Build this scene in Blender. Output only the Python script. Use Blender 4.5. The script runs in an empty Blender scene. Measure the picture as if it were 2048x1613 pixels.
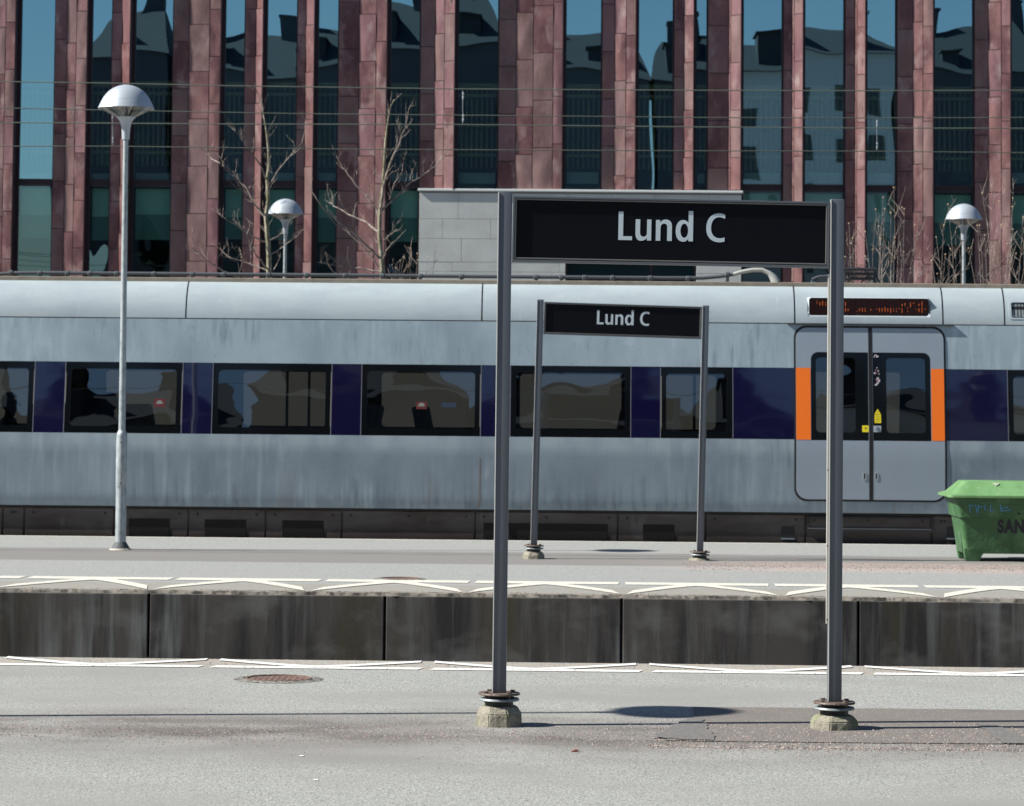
import bpy, bmesh, math, random
from mathutils import Vector, Matrix
R = math.radians
random.seed(7)
SC = bpy.context.scene
COL = SC.collection

# ------------------------------------------------------------------ camera
F, CX, CY = 5800.0, 1024.0, 458.0        # focal length in photo pixels (2048 wide), principal point
EYE = Vector((0, 0, 1.73))
YAW, PITCH, ROLL = 0.0207, 0.0585, 0.0090
fw = Vector((-math.sin(YAW)*math.cos(PITCH), math.cos(YAW)*math.cos(PITCH), math.sin(PITCH)))
rt0 = Vector((math.cos(YAW), math.sin(YAW), 0))
up0 = rt0.cross(fw)
rt = rt0*math.cos(ROLL) + up0*math.sin(ROLL)
up = up0*math.cos(ROLL) - rt0*math.sin(ROLL)
cd = bpy.data.cameras.new("camera"); cam = bpy.data.objects.new("camera", cd); COL.objects.link(cam)
m = Matrix((rt, up, -fw)).transposed().to_4x4(); m.translation = EYE
cam.matrix_world = m
cd.sensor_fit = 'HORIZONTAL'; cd.sensor_width = 36.0
cd.lens = F*36/2048
cd.shift_x = 0.0
cd.shift_y = (CY-806.5)/2048
cd.clip_start = 0.1; cd.clip_end = 2000
cd.dof.use_dof = True; cd.dof.focus_distance = 15.9; cd.dof.aperture_fstop = 9.5
SC.camera = cam

# ------------------------------------------------------------------ light
SUN_AZ, SUN_EL = 9.0, 41.0               # sun comes from the left, 9 degrees behind the camera's side
W = bpy.data.worlds.new("World"); SC.world = W; W.use_nodes = True
nt = W.node_tree; sk = nt.nodes.new('ShaderNodeTexSky'); sk.sky_type = 'NISHITA'
sk.sun_disc = False; sk.sun_elevation = R(SUN_EL); sk.sun_rotation = R(270-SUN_AZ)
nt.links.new(sk.outputs[0], nt.nodes['Background'].inputs[0])
nt.nodes['Background'].inputs[1].default_value = 0.048
sk.air_density = 1.0; sk.dust_density = 0.3; sk.ozone_density = 3.0
sl = bpy.data.lights.new("sun", 'SUN'); sl.energy = 4.95; sl.angle = R(0.53); sl.color = (1.0, 0.965, 0.895)
so = bpy.data.objects.new("sun", sl); COL.objects.link(so)
L = Vector((math.cos(R(SUN_AZ))*math.cos(R(SUN_EL)), math.sin(R(SUN_AZ))*math.cos(R(SUN_EL)), -math.sin(R(SUN_EL))))
so.rotation_euler = L.to_track_quat('-Z', 'Y').to_euler()
SC.view_settings.view_transform = 'Standard'; SC.view_settings.look = 'None'
SC.view_settings.exposure = 0.85
SC.view_settings.gamma = 1.0
SC.render.engine = 'CYCLES'
SC.cycles.max_bounces = 8; SC.cycles.transparent_max_bounces = 16

# ------------------------------------------------------------------ measuring helpers (photo survey -> metres)
def ray(x, y):
    return fw + rt*((x-CX)/F) - up*((y-CY)/F)
def P(x, y, Y):                       # point of the place on the plane at distance Y
    d = ray(x, y); return EYE + d*(Y/d.y)
def G(x, y, z=0.0):                   # point of the place on the ground
    d = ray(x, y); return EYE + d*((z-EYE.z)/d.z)

# ------------------------------------------------------------------ materials
def mat(name, base, rough=0.6, metal=0.0, spec=0.5, var=None, bump=None, coat=0.0):
    """var: list of (colour, scale xyz, lo, hi, detail[, rough]); bump: list of (scale xyz, strength, distance)"""
    m = bpy.data.materials.new(name); m.use_nodes = True
    n = m.node_tree; b = n.nodes['Principled BSDF']
    b.inputs['Roughness'].default_value = rough; b.inputs['Metallic'].default_value = metal
    b.inputs['Specular IOR Level'].default_value = spec; b.inputs['Coat Weight'].default_value = coat
    b.inputs['Coat Roughness'].default_value = 0.05
    tc = n.nodes.new('ShaderNodeTexCoord')
    def noise(scale, detail=4, rg=0.6, off=0.0):
        mp = n.nodes.new('ShaderNodeMapping'); mp.inputs['Scale'].default_value = scale
        mp.inputs['Location'].default_value = (off, off*1.7, off*0.3)
        n.links.new(tc.outputs['Object'], mp.inputs[0])
        t = n.nodes.new('ShaderNodeTexNoise'); t.inputs['Scale'].default_value = 1.0
        t.inputs['Detail'].default_value = detail; t.inputs['Roughness'].default_value = rg
        n.links.new(mp.outputs[0], t.inputs['Vector']); return t.outputs['Fac']
    def c4(c): return (c[0], c[1], c[2], 1.0)
    cur = None
    for i, v in enumerate(var or []):
        col, scale, lo, hi = v[:4]; det = v[4] if len(v) > 4 else 4
        f = noise(scale, det, 0.6, 3.1*i+1)
        mr = n.nodes.new('ShaderNodeMapRange'); mr.inputs['From Min'].default_value = lo; mr.inputs['From Max'].default_value = hi
        n.links.new(f, mr.inputs['Value'])
        mx = n.nodes.new('ShaderNodeMix'); mx.data_type = 'RGBA'
        n.links.new(mr.outputs[0], mx.inputs['Factor'])
        if cur is None: mx.inputs['A'].default_value = c4(base)
        else: n.links.new(cur, mx.inputs['A'])
        mx.inputs['B'].default_value = c4(col); cur = mx.outputs['Result']
    if cur is None: b.inputs['Base Color'].default_value = c4(base)
    else: n.links.new(cur, b.inputs['Base Color'])
    last = None
    for i, bq in enumerate(bump or []):
        scale, st, dist = bq[:3]
        f = noise(scale, bq[3] if len(bq) > 3 else 5, 0.6, 11.3*i+5)
        bp = n.nodes.new('ShaderNodeBump'); bp.inputs['Strength'].default_value = st; bp.inputs['Distance'].default_value = dist
        n.links.new(f, bp.inputs['Height'])
        if last: n.links.new(last, bp.inputs['Normal'])
        last = bp.outputs[0]
    if last: n.links.new(last, b.inputs['Normal'])
    m['cur'] = 1
    return m
def N(m): return m.node_tree
def base_socket(m):
    b = N(m).nodes['Principled BSDF']; s = b.inputs['Base Color']
    return s.links[0].from_socket if s.is_linked else None
def band_mask(m, axis, pts, noise_amp=0.0, noise_scale=1.0):
    """0..1 mask from a float curve of the object's x / y / z coordinate (pts: list of (pos, value))"""
    n = N(m); tc = n.nodes.new('ShaderNodeTexCoord'); sx = n.nodes.new('ShaderNodeSeparateXYZ')
    n.links.new(tc.outputs['Object'], sx.inputs[0]); v = sx.outputs[axis]
    if noise_amp:
        t = n.nodes.new('ShaderNodeTexNoise'); t.inputs['Scale'].default_value = noise_scale; t.inputs['Detail'].default_value = 5
        n.links.new(tc.outputs['Object'], t.inputs['Vector'])
        a = n.nodes.new('ShaderNodeMath'); a.operation = 'MULTIPLY_ADD'
        n.links.new(t.outputs['Fac'], a.inputs[0]); a.inputs[1].default_value = noise_amp
        n.links.new(v, a.inputs[2]); v = a.outputs[0]
        pts = [(p+noise_amp*0.5, q) for p, q in pts]
    lo, hi = pts[0][0], pts[-1][0]
    mr = n.nodes.new('ShaderNodeMapRange'); mr.inputs['From Min'].default_value = lo; mr.inputs['From Max'].default_value = hi
    n.links.new(v, mr.inputs['Value'])
    cr = n.nodes.new('ShaderNodeValToRGB'); e = cr.color_ramp.elements
    e[0].color = (pts[0][1],)*3+(1,); e[1].color = (pts[-1][1],)*3+(1,)
    for p, q in pts[1:-1]:
        x = e.new((p-lo)/(hi-lo)); x.color = (q, q, q, 1)
    n.links.new(mr.outputs[0], cr.inputs[0]); return cr.outputs['Color']
def mul(m, a, b):
    n = N(m).nodes.new('ShaderNodeMath'); n.operation = 'MULTIPLY'
    for k, s in enumerate((a, b)):
        if isinstance(s, float): n.inputs[k].default_value = s
        else: N(m).links.new(s, n.inputs[k])
    return n.outputs[0]
def noise_mask(m, scale, lo, hi, off=0.0, detail=5):
    n = N(m); tc = n.nodes.new('ShaderNodeTexCoord'); mp = n.nodes.new('ShaderNodeMapping')
    mp.inputs['Scale'].default_value = scale; mp.inputs['Location'].default_value = (off, off, off)
    n.links.new(tc.outputs['Object'], mp.inputs[0])
    t = n.nodes.new('ShaderNodeTexNoise'); t.inputs['Scale'].default_value = 1; t.inputs['Detail'].default_value = detail
    n.links.new(mp.outputs[0], t.inputs['Vector'])
    mr = n.nodes.new('ShaderNodeMapRange'); mr.inputs['From Min'].default_value = lo; mr.inputs['From Max'].default_value = hi
    n.links.new(t.outputs['Fac'], mr.inputs['Value']); return mr.outputs[0]
def overlay(m, mask, col):
    n = N(m); b = n.nodes['Principled BSDF']; cur = base_socket(m)
    mx = n.nodes.new('ShaderNodeMix'); mx.data_type = 'RGBA'; n.links.new(mask, mx.inputs['Factor'])
    if cur: n.links.new(cur, mx.inputs['A'])
    else: mx.inputs['A'].default_value = b.inputs['Base Color'].default_value
    mx.inputs['B'].default_value = (*col, 1); n.links.new(mx.outputs['Result'], b.inputs['Base Color'])
def glass(name, tint, refl_col, refl=0.25, rough=0.0, wave=None):
    m = bpy.data.materials.new(name); m.use_nodes = True; n = m.node_tree
    for x in list(n.nodes):
        if x.type != 'OUTPUT_MATERIAL': n.nodes.remove(x)
    out = [x for x in n.nodes if x.type == 'OUTPUT_MATERIAL'][0]
    tr = n.nodes.new('ShaderNodeBsdfTransparent'); tr.inputs[0].default_value = (*tint, 1)
    gl = n.nodes.new('ShaderNodeBsdfGlossy'); gl.inputs['Color'].default_value = (*refl_col, 1); gl.inputs['Roughness'].default_value = rough
    lw = n.nodes.new('ShaderNodeFresnel'); lw.inputs['IOR'].default_value = 1.5
    mr = n.nodes.new('ShaderNodeMapRange'); mr.inputs['From Min'].default_value = 0.04; mr.inputs['From Max'].default_value = 1
    mr.inputs['To Min'].default_value = refl; n.links.new(lw.outputs[0], mr.inputs['Value'])
    mx = n.nodes.new('ShaderNodeMixShader'); n.links.new(mr.outputs[0], mx.inputs[0])
    n.links.new(tr.outputs[0], mx.inputs[1]); n.links.new(gl.outputs[0], mx.inputs[2]); n.links.new(mx.outputs[0], out.inputs[0])
    if wave:
        tc = n.nodes.new('ShaderNodeTexCoord'); mp = n.nodes.new('ShaderNodeMapping'); mp.inputs['Scale'].default_value = wave[0]
        t = n.nodes.new('ShaderNodeTexNoise'); t.inputs['Scale'].default_value = 1; t.inputs['Detail'].default_value = 1
        n.links.new(tc.outputs['Object'], mp.inputs[0]); n.links.new(mp.outputs[0], t.inputs['Vector'])
        bp = n.nodes.new('ShaderNodeBump'); bp.inputs['Strength'].default_value = 1; bp.inputs['Distance'].default_value = wave[1]
        n.links.new(t.outputs['Fac'], bp.inputs['Height']); n.links.new(bp.outputs[0], gl.inputs['Normal'])
    return m

# ------------------------------------------------------------------ mesh helpers
def obj(name, bm, m, parent=None, smooth=False, loc=None, **tags):
    me = bpy.data.meshes.new(name)
    if smooth:
        for f in bm.faces: f.smooth = True
    bm.to_mesh(me); bm.free(); me.materials.append(m)
    if smooth: me.set_sharp_from_angle(angle=R(38))
    o = bpy.data.objects.new(name, me); COL.objects.link(o)
    if parent is not None: o.parent = parent
    if loc is not None: o.location = loc
    for k, v in tags.items(): o[k] = v
    return o
def thing(name, label, cat, loc=(0, 0, 0), group=None, rot=(0, 0, 0)):
    o = bpy.data.objects.new(name, None); COL.objects.link(o); o.location = loc; o.rotation_euler = rot
    o.empty_display_size = 0.2
    o['label'] = label; o['category'] = cat
    if group: o['group'] = group
    return o
def tag(o, label, cat, group=None):
    o['label'] = label; o['category'] = cat
    if group: o['group'] = group
    return o
def copy_tree(o, parent=None):
    c = o.copy(); COL.objects.link(c)
    if parent is not None: c.parent = parent
    for ch in list(o.children): copy_tree(ch, c)
    return c
def box(bm, x0, x1, y0, y1, z0, z1, bev=0.0):
    t = bmesh.new()
    vs = [t.verts.new((x, y, z)) for x in (x0, x1) for y in (y0, y1) for z in (z0, z1)]
    for q in ((0, 1, 3, 2), (4, 6, 7, 5), (0, 4, 5, 1), (2, 3, 7, 6), (0, 2, 6, 4), (1, 5, 7, 3)): t.faces.new([vs[k] for k in q])
    bmesh.ops.recalc_face_normals(t, faces=t.faces)
    if bev: bmesh.ops.bevel(t, geom=t.edges[:], offset=bev, segments=2, affect='EDGES', profile=0.6)
    me = bpy.data.meshes.new('t'); t.to_mesh(me); t.free(); bm.from_mesh(me); bpy.data.meshes.remove(me)
def lathe(bm, prof, cx=0, cy=0, seg=32, cap=False, rot=0.0):
    rings = []
    for r, z in prof:
        rings.append([bm.verts.new((cx+r*math.cos(2*math.pi*k/seg+rot), cy+r*math.sin(2*math.pi*k/seg+rot), z)) for k in range(seg)])
    for a, b in zip(rings, rings[1:]):
        for k in range(seg): bm.faces.new((a[k], a[(k+1) % seg], b[(k+1) % seg], b[k]))
    if cap:
        bm.faces.new(rings[0][::-1]); bm.faces.new(rings[-1])
def tube(bm, pts, rad, seg=8, cap=True):
    pts = [Vector(p) for p in pts]; rads = rad if isinstance(rad, (list, tuple)) else [rad]*len(pts)
    prev = None
    for i, p in enumerate(pts):
        d = (pts[min(i+1, len(pts)-1)] - pts[max(i-1, 0)]).normalized()
        a = Vector((0, 0, 1)) if abs(d.z) < 0.9 else Vector((0, 1, 0))
        u = d.cross(a).normalized(); v = d.cross(u)
        ring = [bm.verts.new(p + (u*math.cos(2*math.pi*k/seg) + v*math.sin(2*math.pi*k/seg))*rads[i]) for k in range(seg)]
        if prev:
            for k in range(seg): bm.faces.new((prev[k], prev[(k+1) % seg], ring[(k+1) % seg], ring[k]))
        elif cap: bm.faces.new(ring[::-1])
        prev = ring
    if cap: bm.faces.new(prev)
def rrect(x0, x1, z0, z1, r, corners=(1, 1, 1, 1), n=7):
    """rounded rectangle outline, corners order: bottom-left, bottom-right, top-right, top-left"""
    out = []
    for (cx, cz, a0, on, px, pz) in ((x0+r, z0+r, 180, corners[0], x0, z0), (x1-r, z0+r, 270, corners[1], x1, z0),
                                     (x1-r, z1-r, 0, corners[2], x1, z1), (x0+r, z1-r, 90, corners[3], x0, z1)):
        if on and r > 0:
            for k in range(n+1):
                a = R(a0+90*k/n); out.append((cx+r*math.cos(a), cz+r*math.sin(a)))
        else: out.append((px, pz))
    return out
def sheet(loops, place=None, cuts=(), thick=0.0, cutx=()):
    """flat face with holes from 2D loops, mapped to 3D by place(x, z); optional thickness to the back (+Y)"""
    bm = bmesh.new(); edges = []
    for lp in loops:
        vs = [bm.verts.new((x, 0, z)) for x, z in lp]
        edges += [bm.edges.new((vs[k], vs[(k+1) % len(vs)])) for k in range(len(vs))]
    if len(loops) == 1: bm.faces.new([e.verts[0] for e in edges]) if False else bm.faces.new(vs)
    else: bmesh.ops.triangle_fill(bm, use_beauty=True, use_dissolve=False, edges=edges)
    for f in bm.faces:
        f.normal_update()
        if f.normal.y > 0: f.normal_flip()
    for z in cuts:
        bmesh.ops.bisect_plane(bm, geom=bm.verts[:]+bm.edges[:]+bm.faces[:], plane_co=(0, 0, z), plane_no=(0, 0, 1))
    for x in cutx:
        bmesh.ops.bisect_plane(bm, geom=bm.verts[:]+bm.edges[:]+bm.faces[:], plane_co=(x, 0, 0), plane_no=(1, 0, 0))
    if thick:
        r = bmesh.ops.extrude_face_region(bm, geom=bm.faces[:])
        new = [g for g in r['geom'] if isinstance(g, bmesh.types.BMVert)]
        bmesh.ops.translate(bm, verts=new, vec=(0, thick, 0))
        bmesh.ops.recalc_face_normals(bm, faces=bm.faces)
    if place:
        for v in bm.verts:
            q = place(v.co.x, v.co.z); v.co = Vector((q[0], q[1]+v.co.y, q[2]))
    return bm
def flat(Y): return lambda x, z: (x, Y, z)

# ------------------------------------------------------------------ basic materials
asph = mat("asphalt", (0.268, 0.275, 0.256), 0.85, var=[((0.09, 0.09, 0.087), (95, 65, 95), 0.50, 0.66, 3), ((0.46, 0.455, 0.43), (110, 75, 110), 0.54, 0.66, 2),
      ((0.225, 0.222, 0.21), (0.6, 0.9, 1), 0.45, 0.75, 2)], bump=[((150, 150, 150), 0.35, 0.004)])
mk = mul(asph, band_mask(asph, 1, [(13.2, 0.0), (14.5, 0.4), (14.9, 1.0), (15.5, 0.8), (16.3, 0.0)], 1.0, 1.2), noise_mask(asph, (1.3, 2.2, 1), 0.25, 0.58, 4.0, 10))
overlay(asph, mul(asph, mk, 0.95), (0.075, 0.07, 0.062))
overlay(asph, mul(asph, mul(asph, band_mask(asph, 1, [(13.6, 0.0), (14.6, 1.0), (15.9, 1.0), (16.8, 0.0)], 1.2, 1.5), noise_mask(asph, (95, 95, 95), 0.60, 0.66, 8.0, 2)), 0.7), (0.50, 0.34, 0.28))
overlay(asph, mul(asph, mul(asph, band_mask(asph, 1, [(18.5, 0.0), (18.62, 1.0), (19.3, 1.0)], 0.04, 3), noise_mask(asph, (9, 9, 9), 0.35, 0.7, 2.0)), 0.8), (0.36, 0.29, 0.22))
asph2 = mat("pale asphalt", (0.262, 0.272, 0.26), 0.85, var=[((0.15, 0.15, 0.15), (45, 30, 45), 0.5, 0.7, 3), ((0.42, 0.41, 0.40), (50, 34, 50), 0.56, 0.7, 3), ((0.27, 0.265, 0.26), (0.4, 1.2, 1), 0.45, 0.7, 4)], bump=[((90, 90, 90), 0.3, 0.004)])
overlay(asph2, mul(asph2, band_mask(asph2, 1, [(30.35, 0.0), (30.5, 1.0), (32.6, 1.0), (32.9, 0.0)], 0.15, 0.8), 0.72), (0.15, 0.138, 0.128))
overlay(asph2, mul(asph2, mul(asph2, band_mask(asph2, 1, [(32.0, 0.0), (32.3, 1.0), (32.6, 0.2), (32.8, 0.9), (33.0, 0.0)], 0.2, 0.8), noise_mask(asph2, (1.2, 9, 1), 0.4, 0.6, 1.0)), 0.6), (0.07, 0.065, 0.06))
pinkmask = mul(asph2, band_mask(asph2, 1, [(29.6, 0.0), (29.9, 1.0), (31.2, 0.8), (31.7, 0.0)], 0.5, 1.5), band_mask(asph2, 0, [(0.6, 0.0), (2.2, 1.0), (9.0, 1.0)], 1.0, 1))
overlay(asph2, mul(asph2, mul(asph2, pinkmask, noise_mask(asph2, (14, 14, 14), 0.3, 0.6, 6.0)), 0.7), (0.40, 0.30, 0.26))
overlay(asph2, mul(asph2, mul(asph2, band_mask(asph2, 1, [(25.5, 1.0), (26.9, 1.0), (27.0, 0.0)], 0.06, 2), noise_mask(asph2, (8, 8, 8), 0.2, 0.6, 2.0)), 0.75), (0.24, 0.215, 0.175))
white_paint = mat("road paint", (0.72, 0.72, 0.69), 0.6, var=[((0.50, 0.49, 0.46), (30, 30, 30), 0.58, 0.75, 5)])
cream_paint = mat("aged road paint", (0.62, 0.60, 0.52), 0.6, var=[((0.42, 0.40, 0.34), (22, 22, 22), 0.55, 0.75, 5)])
overlay(white_paint, noise_mask(white_paint, (38, 22, 38), 0.62, 0.68, 5.0, 6), (0.42, 0.41, 0.38))
overlay(cream_paint, noise_mask(cream_paint, (26, 9, 26), 0.60, 0.68, 9.0, 6), (0.38, 0.36, 0.31))
patch_m = mat("patched asphalt", (0.145, 0.134, 0.120), 0.9, var=[((0.13, 0.12, 0.115), (110, 110, 110), 0.5, 0.65, 3), ((0.34, 0.25, 0.215), (90, 70, 90), 0.60, 0.67, 2), ((0.12, 0.11, 0.105), (2, 5, 1), 0.55, 0.75, 5)], bump=[((120, 120, 120), 0.4, 0.004)])
ballast = mat("ballast", (0.14, 0.125, 0.11), 0.95, var=[((0.06, 0.05, 0.045), (18, 18, 18), 0.45, 0.6, 3)], bump=[((20, 20, 20), 1.0, 0.05)])
steel_rail = mat("rail steel", (0.20, 0.13, 0.10), 0.6, 0.6)
conc_edge = mat("dark stained concrete", (0.082, 0.074, 0.066), 0.9, var=[((0.028, 0.026, 0.025), (3.2, 3.2, 0.5), 0.46, 0.62, 6), ((0.17, 0.175, 0.165), (7, 7, 0.35), 0.53, 0.78, 5),
      ((0.062, 0.056, 0.034), (1.4, 1.4, 0.3), 0.55, 0.68, 5)], bump=[((60, 60, 60), 0.25, 0.004)])
overlay(conc_edge, mul(conc_edge, noise_mask(conc_edge, (1.7, 1.7, 2.6), 0.54, 0.70, 61, 7), 0.55), (0.19, 0.19, 0.175))
overlay(conc_edge, mul(conc_edge, mul(conc_edge, noise_mask(conc_edge, (11, 11, 0.7), 0.46, 0.72, 9), noise_mask(conc_edge, (0.9, 0.9, 0.9), 0.46, 0.60, 3.3)), 0.85), (0.24, 0.255, 0.235))
dark_metal = mat("charcoal powder coat", (0.108, 0.122, 0.142), 0.40, 0.2, 0.5, var=[((0.105, 0.118, 0.138), (30, 30, 2), 0.4, 0.7, 4)])
edge_glint = mat("sun-glint edge strip", (0.68, 0.68, 0.65), 0.4, 0.3)  # pale tone paints the sun's glint on the posts' left edges
galv = mat("galvanised steel", (0.40, 0.44, 0.45), 0.45, 0.35, var=[((0.27, 0.31, 0.33), (26, 26, 12), 0.45, 0.65, 5), ((0.52, 0.56, 0.57), (14, 14, 5), 0.6, 0.75, 4)])
rusty = mat("rusty steel", (0.13, 0.105, 0.09), 0.7, 0.3, var=[((0.10, 0.055, 0.035), (60, 60, 60), 0.45, 0.6, 4), ((0.24, 0.225, 0.20), (40, 40, 40), 0.55, 0.7, 4)])
footing_m = mat("mossy concrete", (0.27, 0.25, 0.20), 0.95, var=[((0.16, 0.145, 0.115), (45, 45, 45), 0.5, 0.66, 5), ((0.16, 0.19, 0.09), (9, 9, 9), 0.52, 0.68, 5)], bump=[((60, 60, 60), 0.8, 0.008)])
flange_galv = mat("dull galvanised flange", (0.24, 0.28, 0.29), 0.5, 0.3, var=[((0.12, 0.11, 0.10), (30, 30, 30), 0.5, 0.65, 4)])
black_m = mat("black rubber", (0.008, 0.008, 0.009), 0.5)
sign_face_m = mat("dark sign face", (0.004, 0.005, 0.008), 0.3, 0, 0.18)
letter_m = mat("sign lettering film", (0.47, 0.55, 0.60), 0.5)

# ------------------------------------------------------------------ ground, tracks, platforms
def slab(name, x0, x1, y0, y1, z0, z1, m, **tags):
    bm = bmesh.new(); box(bm, x0, x1, y0, y1, z0, z1); return obj(name, bm, m, **tags)
S = dict(kind='structure')
NE = G(210, 1316).y                     # near platform's far edge
FE = G(190, 1180).y                     # far platform's near edge
TY = G(1024, 1082).y + 0.10             # train side
PE = TY - 0.10
bm = bmesh.new()
bmesh.ops.create_grid(bm, x_segments=1, y_segments=1, size=600)
obj("ground", bm, ballast, loc=(0, 0, -0.80), **S)
slab("near_platform", -70, 70, -12, NE, -0.79, 0, asph, **S)
slab("far_platform", -70, 70, FE+0.16, PE, -0.79, 0, asph2, **S)
bm = bmesh.new(); nx = 900                                       # ragged asphalt lip over the blocks
rows = [[], [], []]
for k in range(nx+1):
    x = -20+40*k/nx
    e = FE+0.03+0.016*math.sin(x*5.1)+0.012*math.sin(x*13.7+1)+0.008*math.sin(x*31+2)
    rows[0].append(bm.verts.new((x, e, -0.030))); rows[1].append(bm.verts.new((x, e+0.012, -0.003-0.003*math.sin(x*9)))); rows[2].append(bm.verts.new((x, FE+0.16, 0.0)))
for a, b in zip(rows, rows[1:]):
    for k in range(nx): bm.faces.new((a[k], a[k+1], b[k+1], b[k]))
obj("asphalt_edge", bm, mat("crumbling asphalt lip", (0.22, 0.20, 0.17), 0.95, var=[((0.07, 0.06, 0.05), (14, 14, 14), 0.45, 0.6, 5)]), smooth=True, **S)
slab("far_platform_kerb", -70, 70, PE-0.09, PE+0.0, -0.5, 0.004, mat("pale kerb concrete", (0.62, 0.60, 0.55), 0.8), **S)
street_m = mat("street paving", (0.16, 0.155, 0.15), 0.9)
slab("street", -150, 150, 46.5, 140, -0.79, -0.35, street_m, **S)
slab("city_ground", -150, 150, -190, -12.01, -0.79, -0.05, street_m, **S)
# rails
def track(yc, z=-0.62):
    t = thing("railway_track", "ballasted railway track between the two platforms" if yc < 30 else "railway track beside the street", "track", (0, yc, z), "railway tracks")
    bm = bmesh.new()
    for s in (-0.76, 0.76):
        box(bm, -70, 70, s-0.035, s+0.035, -0.02, 0.05); box(bm, -70, 70, s-0.07, s+0.07, -0.12, -0.10); box(bm, -70, 70, s-0.01, s+0.01, -0.10, -0.02)
    obj("rail_pair", bm, steel_rail, t)
    bm = bmesh.new()
    for k in range(-45, 46): box(bm, k*0.65-0.12, k*0.65+0.12, -1.25, 1.25, -0.3, -0.125)
    obj("sleepers", bm, mat("sleeper concrete", (0.22, 0.2, 0.18), 0.9), t)
    return t
tk = [track(NE+1.75), track(FE-1.7), track(TY+1.5), track(TY+6.0)]
tk[0]['label'] = "railway track nearest the near platform, below its edge"
tk[1]['label'] = "railway track in front of the dark concrete wall of the far platform"
tk[2]['label'] = "railway track under the silver train"
tk[3]['label'] = "railway track behind the silver train, beside the street"

# precast blocks of the far platform edge
jx = [-880-473, -880+0, -415+3, 297-238, 0]
joints = [G(x, 1184, -0.03).x for x in ()]
jp = [P(x, 1250, FE).x for x in (-650, -176, 297, 769.5, 1243, 1717, 2190, 2664)]
posn = ["leftmost in view, its right joint left of the street lamp's axis", "left of the street lamp", "the one under the street lamp and the rusty cover", "between the lamp and the near sign's left post",
        "the one behind the near sign's left post", "the middle one seen between both posts of the near sign", "the one behind the near sign's right post", "the rightmost, below the green grit bin"]
lab = ["dark stained concrete wall block beyond the left end of the row", "dark stained concrete block filling the left end of the wall below the far lamp",
       "dark block with olive tint, second from left, just right of the far lamp's axis", "dark block with pale grey streaks at its left, behind the near sign's left post",
       "dark pitted block seen between the two posts of the near sign", "dark block at the wall's right end, below the green grit bin",
       "dark concrete wall block beyond the right end of the row"]
for k in range(len(jp)-1):
    bm = bmesh.new(); a, b = jp[k]+0.012, jp[k+1]-0.012
    box(bm, a, b, 0, 0.15, -0.78+0.0, -0.031, 0.006)
    o = obj("concrete_block", bm, conc_edge, loc=(0, FE, 0))
    tag(o, lab[k], "concrete block", "precast concrete blocks facing the far platform")
for x0, x1 in ((-70, jp[0]), (jp[-1], 70)):
    bm = bmesh.new(); box(bm, x0, x1, 0, 0.15, -0.78, -0.031); o = obj("platform_wall", bm, conc_edge, loc=(0, FE, 0)); o['kind'] = 'structure'

# painted markings (each stroke a thin strip 4 mm above)
def strip(bm, pts, w, z):
    """ribbon along ground points, w = width measured along Y-ish normal"""
    prev = None
    for i, p in enumerate(pts):
        d = (Vector(pts[min(i+1, len(pts)-1)])-Vector(pts[max(i-1, 0)])).normalized(); n = Vector((-d.y, d.x))
        a = bm.verts.new((p[0]-n.x*w/2, p[1]-n.y*w/2, z)); b = bm.verts.new((p[0]+n.x*w/2, p[1]+n.y*w/2, z))
        if prev: bm.faces.new((prev[0], a, b, prev[1]))
        prev = (a, b)
per = 1.407
x_near = G(421, 1334).x; x_far = G(352, 1160).x
yl = (G(210, 1334).y + G(210, 1330).y)/2; wl = abs(G(210, 1334).y-G(210, 1330).y)
bm = bmesh.new()
for k in range(-6, 7):
    x0 = x_near+k*per
    q = 0.03
    bm.faces.new([bm.verts.new(v) for v in ((x0, yl-wl/2, .004), (x0+1.33, yl-wl/2, .004), (x0+1.36, yl+wl/2, .004), (x0+q, yl+wl/2, .004))])
ob = obj("platform_edge_line", bm, white_paint, **S)
bm = bmesh.new()
for k in range(-6, 7):
    x0 = x_near+k*per; pts = []
    for j in range(-12, 13):
        s = j/12; pts.append((x0+0.665+s*0.66, yl+wl*0.35+(NE-0.085-yl-wl*0.35)*abs(s)**1.25))
    prev = None
    for x_, y_ in pts:
        a = bm.verts.new((x_, y_-0.065, .006)); b = bm.verts.new((x_, y_+0.065, .006))
        if prev: bm.faces.new((prev[0], a, b, prev[1]))
        prev = (a, b)
obj("platform_cross_marking", bm, white_paint, **S)
yf = (G(190, 1159.5).y + G(190, 1154.5).y)/2; wf = abs(G(190, 1159.5).y-G(190, 1154.5).y)*0.95
bm = bmesh.new()
for k in range(-7, 9):
    x0 = x_far+k*per
    bm.faces.new([bm.verts.new(v) for v in ((x0, yf-wf/2, .004), (x0+1.34, yf-wf/2, .004), (x0+1.36, yf+wf/2, .004), (x0+0.01, yf+wf/2, .004))])
obj("far_edge_line", bm, cream_paint, **S)
bm = bmesh.new()
for k in range(-7, 9):
    x0 = x_far+k*per; prev = None; ye = FE+0.22
    for j in range(-14, 15):
        s = j/14; xx = x0+0.665+s*0.655; w2 = 0.20+0.09*abs(s); yy = yf-wf*0.3+(ye+0.16-yf+wf*0.3)*abs(s)**1.2
        a = bm.verts.new((xx+0.02*s, yy-w2, .006)); b = bm.verts.new((xx-0.05*s, yy+w2*0.8, .006))
        if prev: bm.faces.new((prev[0], a, b, prev[1]))
        prev = (a, b)
obj("far_cross_marking", bm, cream_paint, **S)

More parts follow.
